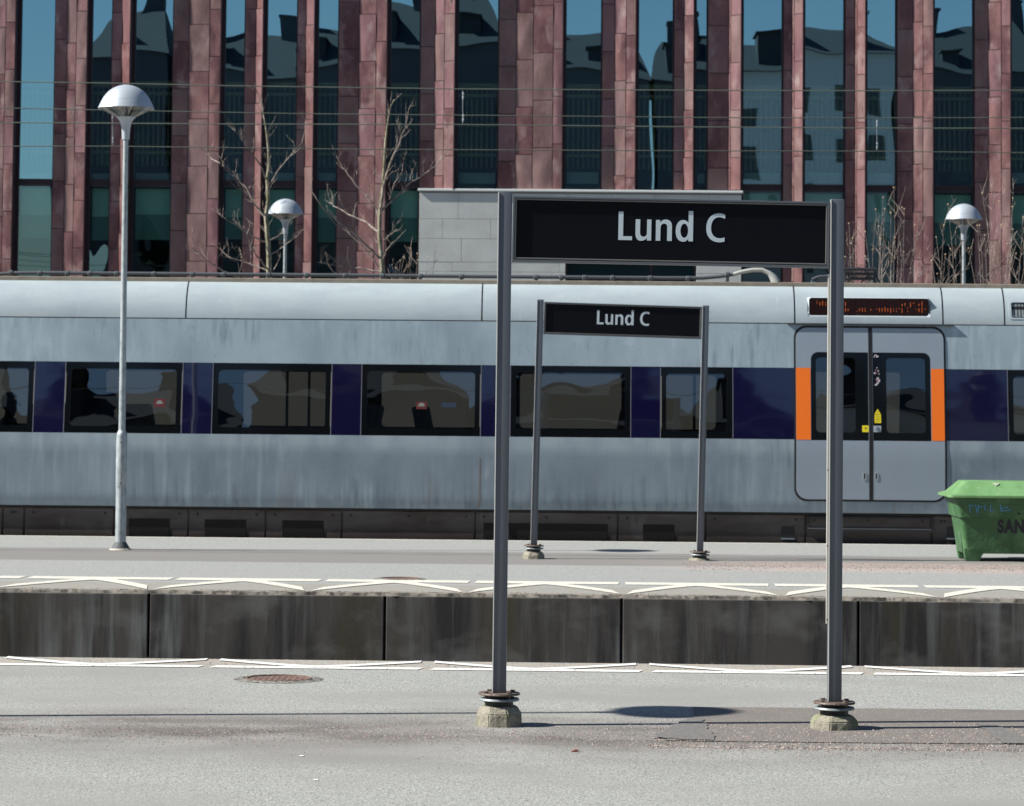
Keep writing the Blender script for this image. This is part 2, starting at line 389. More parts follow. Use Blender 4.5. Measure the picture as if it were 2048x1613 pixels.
# near asphalt patch around the right-hand sign foot
def blob(pts, jitter=0.012, sub=14):
    out = []
    for k in range(len(pts)):
        a, b = Vector(pts[k]), Vector(pts[(k+1) % len(pts)])
        for j in range(sub):
            q = a.lerp(b, j/sub); out.append((q.x+random.uniform(-jitter, jitter), q.y+random.uniform(-jitter, jitter)))
    return out
pa = [G(1385, 1415).xy, G(2300, 1424).xy, G(2300, 1496).xy, G(2058, 1490).xy, G(1500, 1485).xy, G(1330, 1482).xy, G(1345, 1462).xy, G(1392, 1452).xy]
bm = bmesh.new(); bm.faces.new([bm.verts.new((x, y, .004)) for x, y in blob(pa)])
bmesh.ops.recalc_face_normals(bm, faces=bm.faces)
obj("asphalt_patch", bm, patch_m, **S)
bm = bmesh.new(); bm.faces.new([bm.verts.new((x, y, .008)) for x, y in blob([G(1378, 1440).xy, G(1408, 1440).xy, G(1430, 1484).xy, G(1300, 1478).xy], 0.02)])
tarm = mat("tar seam", (0.11, 0.105, 0.10), 0.9, var=[((0.17, 0.16, 0.15), (60, 60, 60), 0.45, 0.6, 4)])
obj("tar_seam", bm, tarm, **S)
bm = bmesh.new(); bm.faces.new([bm.verts.new((x, y, .008)) for x, y in blob([G(1950, 1450).xy, G(1990, 1450).xy, G(2062, 1490).xy, G(2010, 1490).xy], 0.012)])
obj("tar_seam", bm, tarm, **S)

# loose grit
bm = bmesh.new(); rr = random.Random(3)
def stone(x, y, r, z=0.0):
    vs = []
    for (a, b, c) in ((1, 0, 0), (-1, 0, 0), (0, 1, 0), (0, -1, 0), (0, 0, 1)):
        vs.append(bm.verts.new((x+a*r*rr.uniform(.6, 1.3), y+b*r*rr.uniform(.6, 1.3), z+c*r*rr.uniform(.5, 1.0))))
    for q in ((0, 2, 4), (2, 1, 4), (1, 3, 4), (3, 0, 4)): bm.faces.new([vs[k] for k in q])
for _ in range(7500):
    x = rr.uniform(-3.4, 2.9); y = rr.choice((rr.gauss(15.2, 0.42), rr.gauss(15.0, 0.2)))
    stone(x, y, rr.uniform(0.0025, 0.006))
for _ in range(3600):
    x = rr.uniform(0.4, 2.6); y = rr.choice((rr.gauss(15.35, 0.22), rr.gauss(14.75, 0.25), rr.gauss(14.62, 0.03)))
    stone(x, y, rr.uniform(0.0025, 0.0065), .004)
for _ in range(900):
    stone(rr.uniform(-3.6, 3), rr.uniform(NE-0.7, NE-0.02), rr.uniform(0.003, 0.006), .004)
for _ in range(500):
    stone(rr.uniform(-3.5, 3), rr.uniform(12.5, 18.3), rr.uniform(0.002, 0.005))
grit_m = mat("pinkish grit", (0.36, 0.27, 0.235), 0.9, var=[((0.12, 0.10, 0.09), (35, 35, 35), 0.40, 0.55, 2), ((0.46, 0.42, 0.38), (50, 50, 50), 0.60, 0.62, 2)])
obj("loose_grit", bm, grit_m, kind='stuff')
bm = bmesh.new()
for _ in range(2500):
    stone(rr.uniform(1.2, 6.5), rr.gauss(30.5, 0.4), rr.uniform(0.004, 0.010))
for _ in range(500):
    stone(rr.uniform(-7, 6.5), FE+rr.uniform(0.03, 0.22), rr.uniform(0.004, 0.010))
obj("loose_gravel", bm, grit_m, kind='stuff')

# manhole covers
rust_cover = mat("rusty cast iron", (0.17, 0.105, 0.085), 0.85, var=[((0.12, 0.075, 0.06), (30, 30, 30), 0.45, 0.6, 4), ((0.34, 0.22, 0.16), (50, 50, 50), 0.58, 0.7, 3)])
def manhole(c, r, label):
    t = thing("manhole_cover", label, "manhole cover", (c.x, c.y, 0), "round iron manhole covers")
    bm = bmesh.new(); lathe(bm, [(0.001, .004), (r*0.80, .004), (r*0.80, .010), (r*0.84, .010), (r*0.84, .002)], seg=40)
    for i in range(-5, 6):
        for j in range(-5, 6):
            if math.hypot(i, j) < 5: box(bm, i*r*.15-r*.04, i*r*.15+r*.04, j*r*.15-r*.04, j*r*.15+r*.04, .004, .0055)
    obj("lid", bm, rust_cover, t)
    bm = bmesh.new(); n = 48; a = []; b = []; c2 = []
    for k in range(n):
        an = 2*math.pi*k/n; j = 1+random.uniform(-.03, .03)
        a.append(bm.verts.new((r*.86*math.cos(an), r*.86*math.sin(an), .004))); b.append(bm.verts.new((r*.93*math.cos(an), r*.93*math.sin(an), .010))); c2.append(bm.verts.new((r*1.14*j*math.cos(an), r*1.14*j*math.sin(an), .0015)))
    for p_, q_ in ((a, b), (b, c2)):
        for k in range(n): bm.faces.new((p_[k], p_[(k+1) % n], q_[(k+1) % n], q_[k]))
    obj("tar_rim", bm, mat("crumbled tar rim", (0.24, 0.23, 0.20), 0.95, var=[((0.05, 0.05, 0.045), (40, 40, 40), 0.45, 0.58, 4)], bump=[((60, 60, 60), 1, 0.01)]), t)
manhole(G(557, 1359), 0.24, "rusty round manhole cover with broken tar rim on the near platform")
manhole(G(801, 1158.5), 0.22, "rusty round manhole cover beside the cream line on the far platform")
# leaf and paper scraps
bm = bmesh.new(); c = G(1149, 1504)
for k in range(3): box(bm, c.x-.015+k*.008, c.x+.004+k*.008, c.y-.012, c.y+.02-k*.005, .001+k*.002, .006+k*.003, .001)
tag(obj("dry_leaf", bm, mat("dry red leaf", (0.26, 0.10, 0.07), 0.8)), "small dry reddish leaf lying on the near asphalt", "leaf")
for px_, py_, l_ in ((603, 1513, "tiny white paper scrap on the asphalt, nearer the near manhole cover"), (632, 1561, "tiny white paper scrap lowest on the near asphalt")):
    bm = bmesh.new(); c = G(px_, py_); box(bm, c.x-.010, c.x+.011, c.y-.012, c.y+.012, .001, .004, .001)
    tag(obj("paper_scrap", bm, mat("white paper", (0.75, 0.75, 0.73), 0.8)), l_, "paper scrap", "white paper scraps on the asphalt")

# ------------------------------------------------------------------ station signs
def bez(p0, p1, p2, p3, n=10, first=False):
    out = []
    for k in range(0 if first else 1, n+1):
        t = k/n; u = 1-t
        out.append((u**3*p0[0]+3*u*u*t*p1[0]+3*u*t*t*p2[0]+t**3*p3[0], u**3*p0[1]+3*u*u*t*p1[1]+3*u*t*t*p2[1]+t**3*p3[1]))
    return out
def arcp(cx, cz, rx, rz, a0, a1, n=14):
    return [(cx+rx*math.cos(R(a0+(a1-a0)*k/n)), cz+rz*math.sin(R(a0+(a1-a0)*k/n))) for k in range(n+1)]
GL = {}
GL['L'] = [[(195, 0), (195, 448), (270, 448), (270, 60), (412, 60), (412, 0)]]
GL['u'] = [[(465, 331), (537, 331)] + arcp(591, 115, 54, 58, 180, 360) + [(645, 331), (713, 331), (713, 0), (645, 0), (645, 42)]
           + bez((645, 42), (620, 8), (590, -6), (552, -6)) + bez((552, -6), (495, -6), (465, 35), (465, 110))]
GL['n'] = [[(785, 0), (785, 327), (848, 327), (852, 285)] + bez((852, 285), (870, 318), (900, 336), (940, 336)) + bez((940, 336), (1005, 336), (1037, 295), (1037, 225))
           + [(1037, 0), (963, 0), (963, 215)] + bez((963, 215), (963, 250), (948, 271), (915, 271)) + bez((915, 271), (880, 271), (857, 245), (857, 200)) + [(857, 0)]]
GL['d'] = [[(1297, 477), (1370, 477), (1370, 0), (1297, 0), (1297, 42)] + bez((1297, 42), (1275, 8), (1250, -8), (1215, -8)) + bez((1215, -8), (1140, -8), (1097, 55), (1097, 160))
           + bez((1097, 160), (1097, 265), (1140, 334), (1215, 334)) + bez((1215, 334), (1250, 334), (1275, 318), (1297, 290)), arcp(1232, 165, 61, 112, 0, 345, 23)]
GL['C'] = [[(1873, 425)] + bez((1873, 425), (1845, 443), (1812, 450), (1780, 450)) + bez((1780, 450), (1655, 450), (1577, 360), (1577, 215)) + bez((1577, 215), (1577, 75), (1655, -6), (1785, -6))
           + bez((1785, -6), (1815, -6), (1845, 0), (1867, 8)) + [(1867, 74)] + bez((1867, 74), (1845, 62), (1820, 57), (1790, 57)) + bez((1790, 57), (1705, 57), (1652, 115), (1652, 220))
           + bez((1652, 220), (1652, 325), (1705, 389), (1780, 389)) + bez((1780, 389), (1812, 389), (1842, 380), (1870, 365))]
def station_sign(loc, label, sep=1.775, hs=(2.834, 2.812), tilt=0.003, rz=0.0, prot=0.009, conduit=False):
    t = thing("station_sign", label, "station sign", loc, "platform name signs")
    H = {}
    for i, s in enumerate((-1, 1)):
        x = s*sep/2; top = hs[i]; fz = top-2.676
        # post: square tube with rounded edges and a narrow left-edge strip, its pale colour painting the sun's glint
        bm = bmesh.new(); box(bm, x-0.0365, x+0.0365, -0.036, 0.036, fz+0.012, top, 0.006)
        p = obj("post", bm, dark_metal, t, smooth=True)
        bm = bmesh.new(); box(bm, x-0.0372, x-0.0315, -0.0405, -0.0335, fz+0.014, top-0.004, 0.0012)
        obj("sun_edge_strip", bm, edge_glint, p)
        if conduit and s > 0:
            bm = bmesh.new(); box(bm, x-0.0485, x-0.0375, -0.030, -0.012, fz+0.42, top-0.40, 0.003)
            q = obj("cable_conduit", bm, mat("cream plastic conduit", (0.42, 0.41, 0.38), 0.5), p)
            for zz in (fz+0.44, fz+0.83, fz+1.23):
                bm = bmesh.new(); box(bm, x-0.047, x-0.040, -0.034, -0.029, zz, zz+0.008, .001); obj("screw", bm, rusty, p)
        # flanges
        bm = bmesh.new(); lathe(bm, [(0.001, fz), (0.108, fz), (0.112, fz+.004), (0.108, fz+.012), (0.001, fz+.012)], x, 0, 36); fl = obj("top_flange", bm, rusty, t, smooth=True)
        bm = bmesh.new(); lathe(bm, [(0.001, fz-.030), (0.104, fz-.030), (0.108, fz-.026), (0.104, fz-.017), (0.001, fz-.017)], x, 0, 36); obj("lower_flange", bm, flange_galv, t, smooth=True)
        bm = bmesh.new(); lathe(bm, [(0.06, fz-.017), (0.06, fz+.001)], x, 0, 20, True)
        lathe(bm, [(0.075, fz-.060), (0.075, fz-.030)], x, 0, 20, True); obj("flange_core", bm, black_m, t)
        for k in range(4):
            a = R(38+90*k); bx_, by_ = x+0.088*math.cos(a), 0.088*math.sin(a)
            bm = bmesh.new(); lathe(bm, [(0.007, fz-.040), (0.007, fz+.020)], bx_, by_, 10, True)
            lathe(bm, [(0.013, fz+.012), (0.013, fz+.021)], bx_, by_, 6, True); obj("bolt", bm, rusty, t)
        # concrete foot: octagon with chamfered, worn top
        bm = bmesh.new(); r0 = 0.128; zt = fz-.058
        lathe(bm, [(r0*1.02, -0.02), (r0, zt*0.62), (r0*0.78, zt), (0.001, zt+.002)], x, 0, 8, False, R(22.5+(8 if s > 0 else 0)))
        bmesh.ops.bevel(bm, geom=bm.edges[:], offset=0.006, segments=2, affect='EDGES')
        bmesh.ops.subdivide_edges(bm, edges=bm.edges[:], cuts=2, use_grid_fill=True)
        for v in bm.verts: v.co += Vector((random.uniform(-1, 1), random.uniform(-1, 1), random.uniform(-1, 1)))*0.0012
        obj("concrete_foot", bm, footing_m, t)
        H[s] = top
    # panel: cassette between the posts
    zc = (hs[0]+hs[1])/2-0.020-0.352/2
    hw, hh = sep/2-0.0415, 0.176
    pm = bpy.data.objects.new("sign_panel", None)
    def ring(x0, x1, z0, z1, w, ya, yb, name, m, b=0.0015):
        bm = bmesh.new()
        box(bm, x0, x1, ya, yb, z1-w, z1, b); box(bm, x0, x1, ya, yb, z0, z0+w, b)
        box(bm, x0, x0+w, ya, yb, z0+w, z1-w, b); box(bm, x1-w, x1, ya, yb, z0+w, z1-w, b)
        return bm
    bm = bmesh.new(); box(bm, -hw+0.004, hw-0.004, -0.022, 0.040, -hh+0.004, hh-0.004)
    case = obj("panel_case", bm, black_m, t)
    fr = obj("outer_frame", ring(-hw, hw, -hh, hh, 0.011, -0.040, 0.044, "", dark_metal), dark_metal, t)
    pale = mat("frame lip", (0.20, 0.20, 0.19), 0.35, 0.4)
    lip = obj("inner_frame", ring(-hw+0.013, hw-0.013, -hh+0.016, hh-0.013, 0.007, -0.037, -0.020, "", pale), pale, t)
    bm = bmesh.new(); box(bm, -hw+0.012, hw-0.012, -0.0245, -0.020, -hh+0.012, hh-0.012); face = obj("sign_face", bm, sign_face_m, t)
    k_ = 1/2946.0; lx = -0.1015*0-0.0; ob = []
    bm2 = bmesh.new()
    for g, lps in GL.items():
        b1 = sheet([[(x*k_, z*k_) for x, z in lp] for lp in lps], flat(-0.0262), thick=0.0012)
        me = bpy.data.meshes.new('t'); b1.to_mesh(me); b1.free(); bm2.from_mesh(me); bpy.data.meshes.remove(me)
    # text origin: zoom px 190 -> photo x 1234 ; panel centre photo x 1341
    off = Vector(((1210-1339.5)/374.0, 0, (462.5-480.6)/374.0+0.0))
    bmesh.ops.translate(bm2, verts=bm2.verts, vec=(off.x, 0, -0.0465-0.002))
    txt = obj("lettering", bm2, letter_m, t)
    for o in (case, fr, lip, face, txt):
        o.matrix_local = Matrix.Translation((0, 0, zc)) @ Matrix.Rotation(prot, 4, 'Y')
    t.rotation_euler = (0, tilt, rz)
    return t
gl, gr = G(998, 1443), G(1668, 1449)
yS = 15.51
station_sign(((P(998, 1440, yS).x+P(1668, 1440, yS).x)/2, yS, 0), "large dark station name sign in the foreground, lettered Lund C", conduit=True)
yS2 = 31.6
station_sign(((P(1070, 1100, yS2).x+P(1396, 1100, yS2).x)/2, yS2, -0.040), "smaller looking dark Lund C station sign on the far platform, in front of the train", tilt=0.019, prot=0.004, hs=(2.834, 2.818), sep=1.80)

# ------------------------------------------------------------------ lamps
lamp_metal = mat("silver lamp paint", (0.43, 0.48, 0.53), 0.42, 0.25)
cone_glass = glass("lamp glass", (0.75, 0.73, 0.66), (0.9, 0.9, 0.9), 0.12, 0.05)
base_m = mat("bitumen base", (0.07, 0.075, 0.08), 0.7)
def lamp(loc, label, h=5.20, hatch=True, tiltx=0.0):
    t = thing("platform_lamp", label, "lamp post", loc, "dome headed lamp posts", (0, tiltx, 0))
    zc = h*0.253
    bm = bmesh.new()
    lathe(bm, [(0.125, 0.0), (0.12, 0.012), (0.105, 0.016)], seg=28, cap=True); obj("foot_plate", bm, mat("pale mortar", (0.5, 0.46, 0.38), 0.9), t)
    bm = bmesh.new(); lathe(bm, [(0.108, 0.012), (0.085, 0.05), (0.064, 0.085), (0.060, 0.09)], seg=28); obj("base_collar", bm, base_m, t, smooth=True)
    bm = bmesh.new(); lathe(bm, [(0.0605, 0.05), (0.060, zc-0.045), (0.057, zc-0.02), (0.045, zc), (0.040, zc+0.006), (0.039, zc+0.02), (0.0285, h-0.55)], seg=28); pole = obj("pole", bm, galv, t, smooth=True)
    bm = bmesh.new(); lathe(bm, [(0.063, zc-0.62), (0.0645, zc-0.61), (0.0635, zc-0.10), (0.062, zc-0.09)], seg=28)
    ks = [f for f in bm.faces if f.calc_center_median().y > -0.02]
    bmesh.ops.delete(bm, geom=ks, context='FACES')
    hd = obj("service_door", bm, galv, t, smooth=True)
    for zz in (zc-0.12, zc-0.58):
        bm = bmesh.new(); box(bm, -0.008, 0.008, -0.073, -0.060, zz-0.008, zz+0.008, .002); obj("screw", bm, rusty, hd)
    # neck flares up to the bowl
    bm = bmesh.new(); lathe(bm, [(0.036, h-0.625), (0.042, h-0.62), (0.045, h-0.55), (0.052, h-0.48), (0.068, h-0.42), (0.092, h-0.385), (0.112, h-0.368), (0.104, h-0.366)], seg=32); obj("neck", bm, lamp_metal, t, smooth=True)
    bm = bmesh.new(); lathe(bm, [(0.108, h-0.368), (0.305, h-0.268)], seg=36); obj("glass_bowl", bm, cone_glass, t, smooth=True)
    bm = bmesh.new()
    for k in range(6):
        a = R(15+60*k); tube(bm, [(0.10*math.cos(a), 0.10*math.sin(a), h-0.366), (0.298*math.cos(a), 0.298*math.sin(a), h-0.266)], 0.006, 6)
    obj("bowl_ribs", bm, lamp_metal, t)
    bm = bmesh.new(); lathe(bm, [(0.03, h-0.37), (0.045, h-0.36), (0.07, h-0.30), (0.07, h-0.262)], seg=20); obj("lamp_holder", bm, mat("lamp holder", (0.12, 0.12, 0.12), 0.4), t, smooth=True)
    bm = bmesh.new(); prof = [(0.302, h-0.268), (0.318, h-0.272)]
    R0 = 0.316; hh = 0.272
    dp = [(1, 0), (.965, .09), (.93, .18), (.885, .30), (.83, .42), (.78, .51), (.72, .60), (.65, .69), (.57, .77), (.47, .85), (.35, .92), (.22, .968), (.10, .992), (.003, 1)]
    for k, (a, c) in enumerate(dp):
        r, z = R0*a, h-hh+0.004+(hh-0.004)*c
        if k == 3: prof += [(r+0.0025, z-0.006), (r-0.002, z-0.001)]
        prof.append((r, z))
    lathe(bm, prof, seg=56); obj("dome", bm, lamp_metal, t, smooth=True)
    bm = bmesh.new(); lathe(bm, [(0.06, h-0.262), (0.300, h-0.262)], seg=32); obj("reflector", bm, mat("white reflector", (0.7, 0.7, 0.66), 0.5), t)
    return t
yL = G(241, 1100).y
pL = P(241, 1100, yL); topz = P(248, 170, yL).z
lamp((pL.x, yL, 0), "tall silver dome lamp on the far platform at the left, in front of the train", h=topz, tiltx=-0.004)
# lamp of the near platform, standing left of the picture: its shadow lies across the foreground
sh = G(1378, 1424); hl = topz-0.16
run = hl/math.tan(R(SUN_EL))
lamp((sh.x-run*math.cos(R(SUN_AZ)), sh.y-run*math.sin(R(SUN_AZ)), 0), "silver dome lamp on the near platform left of the picture, its shadow crossing the foreground", h=topz)
for (hx, hy, wpx, lb) in ((573.5, 398, 73, "silver dome lamp behind the train, rising between the two bare trees"), (1928.5, 408, 74.5, "silver dome lamp behind the train at the right, above the bushes")):
    YY = F*0.636/wpx; q = P(hx, hy, YY)
    base = P(hx-3, 700, YY)
    lamp((P(hx-4 if hx < 1000 else hx-1, 560, YY).x, YY, -0.35), lb, h=q.z+0.35)

# ------------------------------------------------------------------ grit bin
green = mat("weathered green plastic", (0.036, 0.105, 0.038), 0.5, var=[((0.03, 0.10, 0.035), (6, 6, 6), 0.45, 0.65, 5), ((0.10, 0.22, 0.085), (3.5, 3.5, 2.2), 0.50, 0.70, 7), ((0.018, 0.05, 0.018), (4, 4, 9), 0.66, 0.8, 5)], bump=[((4, 4, 4), 0.6, 0.04), ((60, 60, 60), 0.3, 0.004)])
green_lid = mat("paler green lid", (0.15, 0.29, 0.12), 0.5, var=[((0.10, 0.22, 0.08), (5, 5, 5), 0.4, 0.7, 5), ((0.30, 0.40, 0.25), (12, 12, 12), 0.62, 0.78, 5)])  # paler green than the body, with blotches
yB = G(1935, 1123).y+0.33
cxB = P(2020, 1060, yB).x
b = thing("grit_bin", "green plastic grit bin with sloping lid at the right edge of the far platform", "grit bin", (cxB, yB, 0))
def loft(bm, secs, cap=True):
    """secs: (half length, half depth, z)"""
    prev = None
    for (a, d, z) in secs:
        r = 0.05; ring = [bm.verts.new((x, y, z)) for x, y in rrect(-a, a, -d, d, r, n=4)]
        if prev:
            for k in range(len(ring)): bm.faces.new((prev[k], prev[(k+1) % len(ring)], ring[(k+1) % len(ring)], ring[k]))
        elif cap: bm.faces.new(ring[::-1])
        prev = ring
    if cap: bm.faces.new(prev)
bm = bmesh.new()
loft(bm, [(0.545, 0.345, 0.085), (0.600, 0.40, 0.475), (0.622, 0.425, 0.482), (0.640, 0.44, 0.62), (0.655, 0.455, 0.63), (0.665, 0.46, 0.695)])
body = obj("body", bm, green, b, smooth=True)
for sx in (-1, 1):
    for sy in (-1, 1):
        bm = bmesh.new(); prev = None
        for (o_, i_, z) in ((0.530, 0.375, 0.0), (0.540, 0.365, 0.05), (0.548, 0.33, 0.10), (0.552, 0.28, 0.14)):
            d0, d1 = 0.335+z*0.14, 0.20
            ring = [bm.verts.new((sx*x, sy*y, z)) for x, y in ((o_, d0), (i_, d0), (i_, d1), (o_, d1))]
            if prev:
                for k in range(4): bm.faces.new((prev[k], prev[(k+1) % 4], ring[(k+1) % 4], ring[k]))
            else: bm.faces.new(ring)
            prev = ring
        bm.faces.new(prev); bmesh.ops.recalc_face_normals(bm, faces=bm.faces)
        bmesh.ops.bevel(bm, geom=bm.edges[:], offset=0.008, segments=2, affect='EDGES'); obj("foot", bm, green, b)
bm = bmesh.new()
loft(bm, [(0.715, 0.50, 0.695), (0.735, 0.52, 0.700), (0.735, 0.52, 0.722), (0.69, 0.47, 0.738), (0.665, 0.44, 0.745), (0.545, 0.30, 0.862), (0.53, 0.285, 0.870)])
lid = obj("lid", bm, green_lid, b, smooth=True)
bm = bmesh.new(); q = [(-0.245, -0.312, 0.858), (-0.17, -0.312, 0.858), (-0.168, -0.330, 0.846), (-0.205, -0.352, 0.826)]
bm.faces.new([bm.verts.new((x, y-0.006, z)) for x, y, z in q]); bmesh.ops.solidify(bm, geom=bm.faces[:], thickness=0.004)
obj("cracked_patch", bm, mat("pale cracked plastic", (0.62, 0.66, 0.55), 0.6), b)
def front_y(z):        # front face of the lower body
    return -(0.345+(0.40-0.345)*(z-0.085)/0.39) if z < 0.478 else -(0.425+(0.44-0.425)*(z-0.482)/0.138)
cu = bpy.data.curves.new("f", 'FONT'); cu.body = "SAND"; cu.size = 0.205; cu.offset = 0.0105; cu.space_character = 1.16
to = bpy.data.objects.new("f", cu); COL.objects.link(to)
dg = bpy.context.evaluated_depsgraph_get(); me = bpy.data.meshes.new_from_object(to.evaluated_get(dg))
COL.objects.unlink(to); bpy.data.objects.remove(to)
bm = bmesh.new(); bm.from_mesh(me)
w_ = max(v.co.x for v in bm.verts); hgt = max(v.co.y for v in bm.verts)
x0_, x1_ = P(1995, 1050, yB-0.37).x-cxB, P(2070, 1050, yB-0.37).x-cxB
for v in bm.verts:
    z = 0.322+v.co.y/hgt*0.142; v.co = Vector((x0_+v.co.x/w_*(x1_-x0_), front_y(z)-0.004, z))
obj("lettering", bm, mat("black stencil paint", (0.012, 0.014, 0.02), 0.6), b)
def strokes(lines, m, name, w=0.008):
    bm = bmesh.new()
    for ln in lines:
        prev = None
        for i, (x, y) in enumerate(ln):
            q = P(x, y, yB-0.43); X, Z = q.x-cxB, q.z
            nx_ = ln[min(i+1, len(ln)-1)]; pv = ln[max(i-1, 0)]; d = Vector((nx_[0]-pv[0], -(nx_[1]-pv[1]))).normalized(); n = Vector((-d.y, d.x))
            a_ = bm.verts.new((X-n.x*w/2, front_y(Z)-0.004, Z-n.y*w/2)); b_ = bm.verts.new((X+n.x*w/2, front_y(Z)-0.004, Z+n.y*w/2))
            if prev: bm.faces.new((prev[0], a_, b_, prev[1]))
            prev = (a_, b_)
    obj(name, bm, m, b)
z_ = lambda x, y: (1840+x/7.01, 920+y/7.01)
strokes([[z_(680, 570), z_(690, 650), z_(708, 745)], [z_(690, 590), z_(735, 670), z_(765, 580)], [z_(765, 580), z_(790, 690), z_(800, 745)],
         [z_(820, 600), z_(815, 735)], [z_(815, 605), z_(880, 590)], [z_(810, 665), z_(880, 655)],
         [z_(915, 590), z_(905, 700), z_(950, 715)], [z_(990, 580), z_(985, 725)], [z_(985, 725), z_(1040, 700)],
         [z_(1110, 590), z_(1140, 720)], [z_(1120, 590), z_(1250, 570)], [z_(1130, 680), z_(1230, 665)], [z_(1140, 720), z_(1280, 700)]],
        mat("blue marker scrawl", (0.08, 0.30, 0.58), 0.6), "scrawl", 0.007)
bm = bmesh.new(); q = P(2032, 1030, yB-0.43); lathe(bm, [(0.001, -0.006), (0.010, -0.004), (0.010, 0.012)], seg=14)
bmesh.ops.rotate(bm, verts=bm.verts, matrix=Matrix.Rotation(R(90), 3, 'X')); bmesh.ops.translate(bm, verts=bm.verts, vec=(q.x-cxB+0.03, front_y(0.5)-0.006, 0.525))
obj("bolt", bm, black_m, b)

# ------------------------------------------------------------------ train
def TX(x, y=790): return P(x, y, TY).x
def TZ(y, x=1024): return P(x, y, TY).z
zb, zw0, zw1, zr0 = TZ(1020), TZ(874), TZ(731), TZ(641)
zrt = TZ(566); zrim = TZ(563)
TILT = 0.119
def off(z):
    if z < zb+0.18: return 0.03*(1-(z-zb)/0.18)**2
    if z < 1.0: return 0.0
    if z < zw0: t = (z-1.0)/(zw0-1.0); return TILT*(zw0-1.0)*0.5*t*t
    o0 = TILT*(zw0-1.0)*0.5
    if z <= zr0: return o0+TILT*(z-zw0)
    o1 = o0+TILT*(zr0-zw0); t = min((z-zr0)/(zrt-zr0), 1.0)
    return o1+0.30*(1-math.sqrt(max(0, 1-(t*0.97)**2)))+0.03*t
tm = lambda d=0.0: (lambda x, z: (x, TY+off(z)+d, z))
def streaked(name, base, dark, light, rough):
    m = mat(name, base, rough, 0.3, 0.5, var=[(dark, (1.4, 1.4, 0.9), 0.42, 0.66, 7)], bump=[((1.1, 1.1, 1.6), 0.25, 0.015)])
    overlay(m, mul(m, mul(m, noise_mask(m, (9, 9, 0.7), 0.50, 0.78, 3.0, 6), noise_mask(m, (0.55, 0.55, 0.9), 0.42, 0.60, 7.0, 3)), 0.9), light)
    overlay(m, mul(m, mul(m, noise_mask(m, (15, 15, 0.5), 0.50, 0.72, 13.0, 6), noise_mask(m, (0.7, 0.7, 1.3), 0.46, 0.62, 17.0, 3)), 0.8), tuple(c*0.72 for c in dark))
    overlay(m, mul(m, noise_mask(m, (3, 3, 3), 0.60, 0.72, 23.0, 8), 0.35), light)
    overlay(m, mul(m, noise_mask(m, (30, 30, 22), 0.68, 0.74, 29.0, 3), 0.5), (0.16, 0.15, 0.14))
    return m
paint = streaked("silver train paint", (0.375, 0.465, 0.51), (0.30, 0.375, 0.42), (0.50, 0.60, 0.64), 0.36)
paint_low = streaked("dirty shade-toned silver paint", (0.245, 0.30, 0.345), (0.175, 0.22, 0.265), (0.37, 0.44, 0.48), 0.42)  # base darkened to paint the lower side's dimmer reflections, besides dirt
overlay(paint_low, mul(paint_low, mul(paint_low, band_mask(paint_low, 2, [(1.02, 0.0), (1.15, 1.0), (1.3, 1.0)], 0.10, 1.2), noise_mask(paint_low, (3, 3, 1), 0.3, 0.6, 2)), 0.55), (0.40, 0.47, 0.49))  # paints the highlight where the side curves below the windows
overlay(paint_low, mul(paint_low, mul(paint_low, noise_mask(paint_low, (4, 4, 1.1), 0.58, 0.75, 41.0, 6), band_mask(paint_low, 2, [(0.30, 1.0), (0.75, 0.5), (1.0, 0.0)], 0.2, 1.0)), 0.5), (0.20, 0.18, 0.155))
door_paint = mat("clean silver door paint", (0.33, 0.385, 0.44), 0.38, 0.35, 0.5, var=[((0.32, 0.365, 0.43), (2, 2, 1), 0.4, 0.7, 5)])
roof_paint = mat("pale silver roof paint", (0.45, 0.52, 0.54), 0.42, 0.2, 0.5, var=[((0.38, 0.44, 0.47), (1.5, 1.5, 5), 0.4, 0.72, 6), ((0.50, 0.555, 0.57), (14, 14, 1.2), 0.6, 0.8, 4)])
navy = mat("gloss navy film", (0.005, 0.0045, 0.030), 0.03, 0, 0.9, coat=0.6, bump=[((1.0, 1.0, 1.6), 1.0, 0.004, 1.5)])
frit = mat("black window surround", (0.004, 0.005, 0.006), 0.06, 0, 0.35)
tglass = glass("train window glass", (0.20, 0.21, 0.20), (0.80, 0.92, 1.0), 0.17, 0.0, ((1.1, 1.1, 1.8), 0.0028))
orange = mat("orange door stripe", (0.85, 0.17, 0.012), 0.35, 0, 0.5, coat=0.2)
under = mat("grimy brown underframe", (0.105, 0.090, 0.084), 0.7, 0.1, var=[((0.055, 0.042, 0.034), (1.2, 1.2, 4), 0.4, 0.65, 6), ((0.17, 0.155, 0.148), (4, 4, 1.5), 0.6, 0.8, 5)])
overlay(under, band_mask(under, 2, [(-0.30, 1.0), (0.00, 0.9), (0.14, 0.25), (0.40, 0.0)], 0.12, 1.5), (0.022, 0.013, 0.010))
interior_m = mat("coach interior lining", (0.10, 0.095, 0.085), 0.7)
seat_m = mat("dark seat cloth", (0.02, 0.02, 0.035), 0.9)
XA, XB = TX(-700), TX(2900)
dx0, dx1 = TX(1592), TX(1891); dz0, dz1 = TZ(1001, 1740)-0.0, TZ(655, 1740)
zb, zw0, zw1 = zb, zw0, zw1
train = thing("passenger_train", "silver passenger train with navy window panels and orange-edged doors standing at the far platform", "train", ((XA+XB)/2, TY+1.45, -0.57))
TI = Matrix.Translation((-(XA+XB)/2, -(TY+1.45), 0.57))
def tobj(name, bm, m, parent=None, smooth=False, **tags):
    o = obj(name, bm, m, parent or train, smooth, **tags)
    if parent is None: o.location = (-(XA+XB)/2, -(TY+1.45), 0.57)
    return o
def zc(a, b_, st=0.05):
    n = int((b_-a)/st); return [a+(b_-a)*k/n for k in range(1, n)]
ins = 0.05
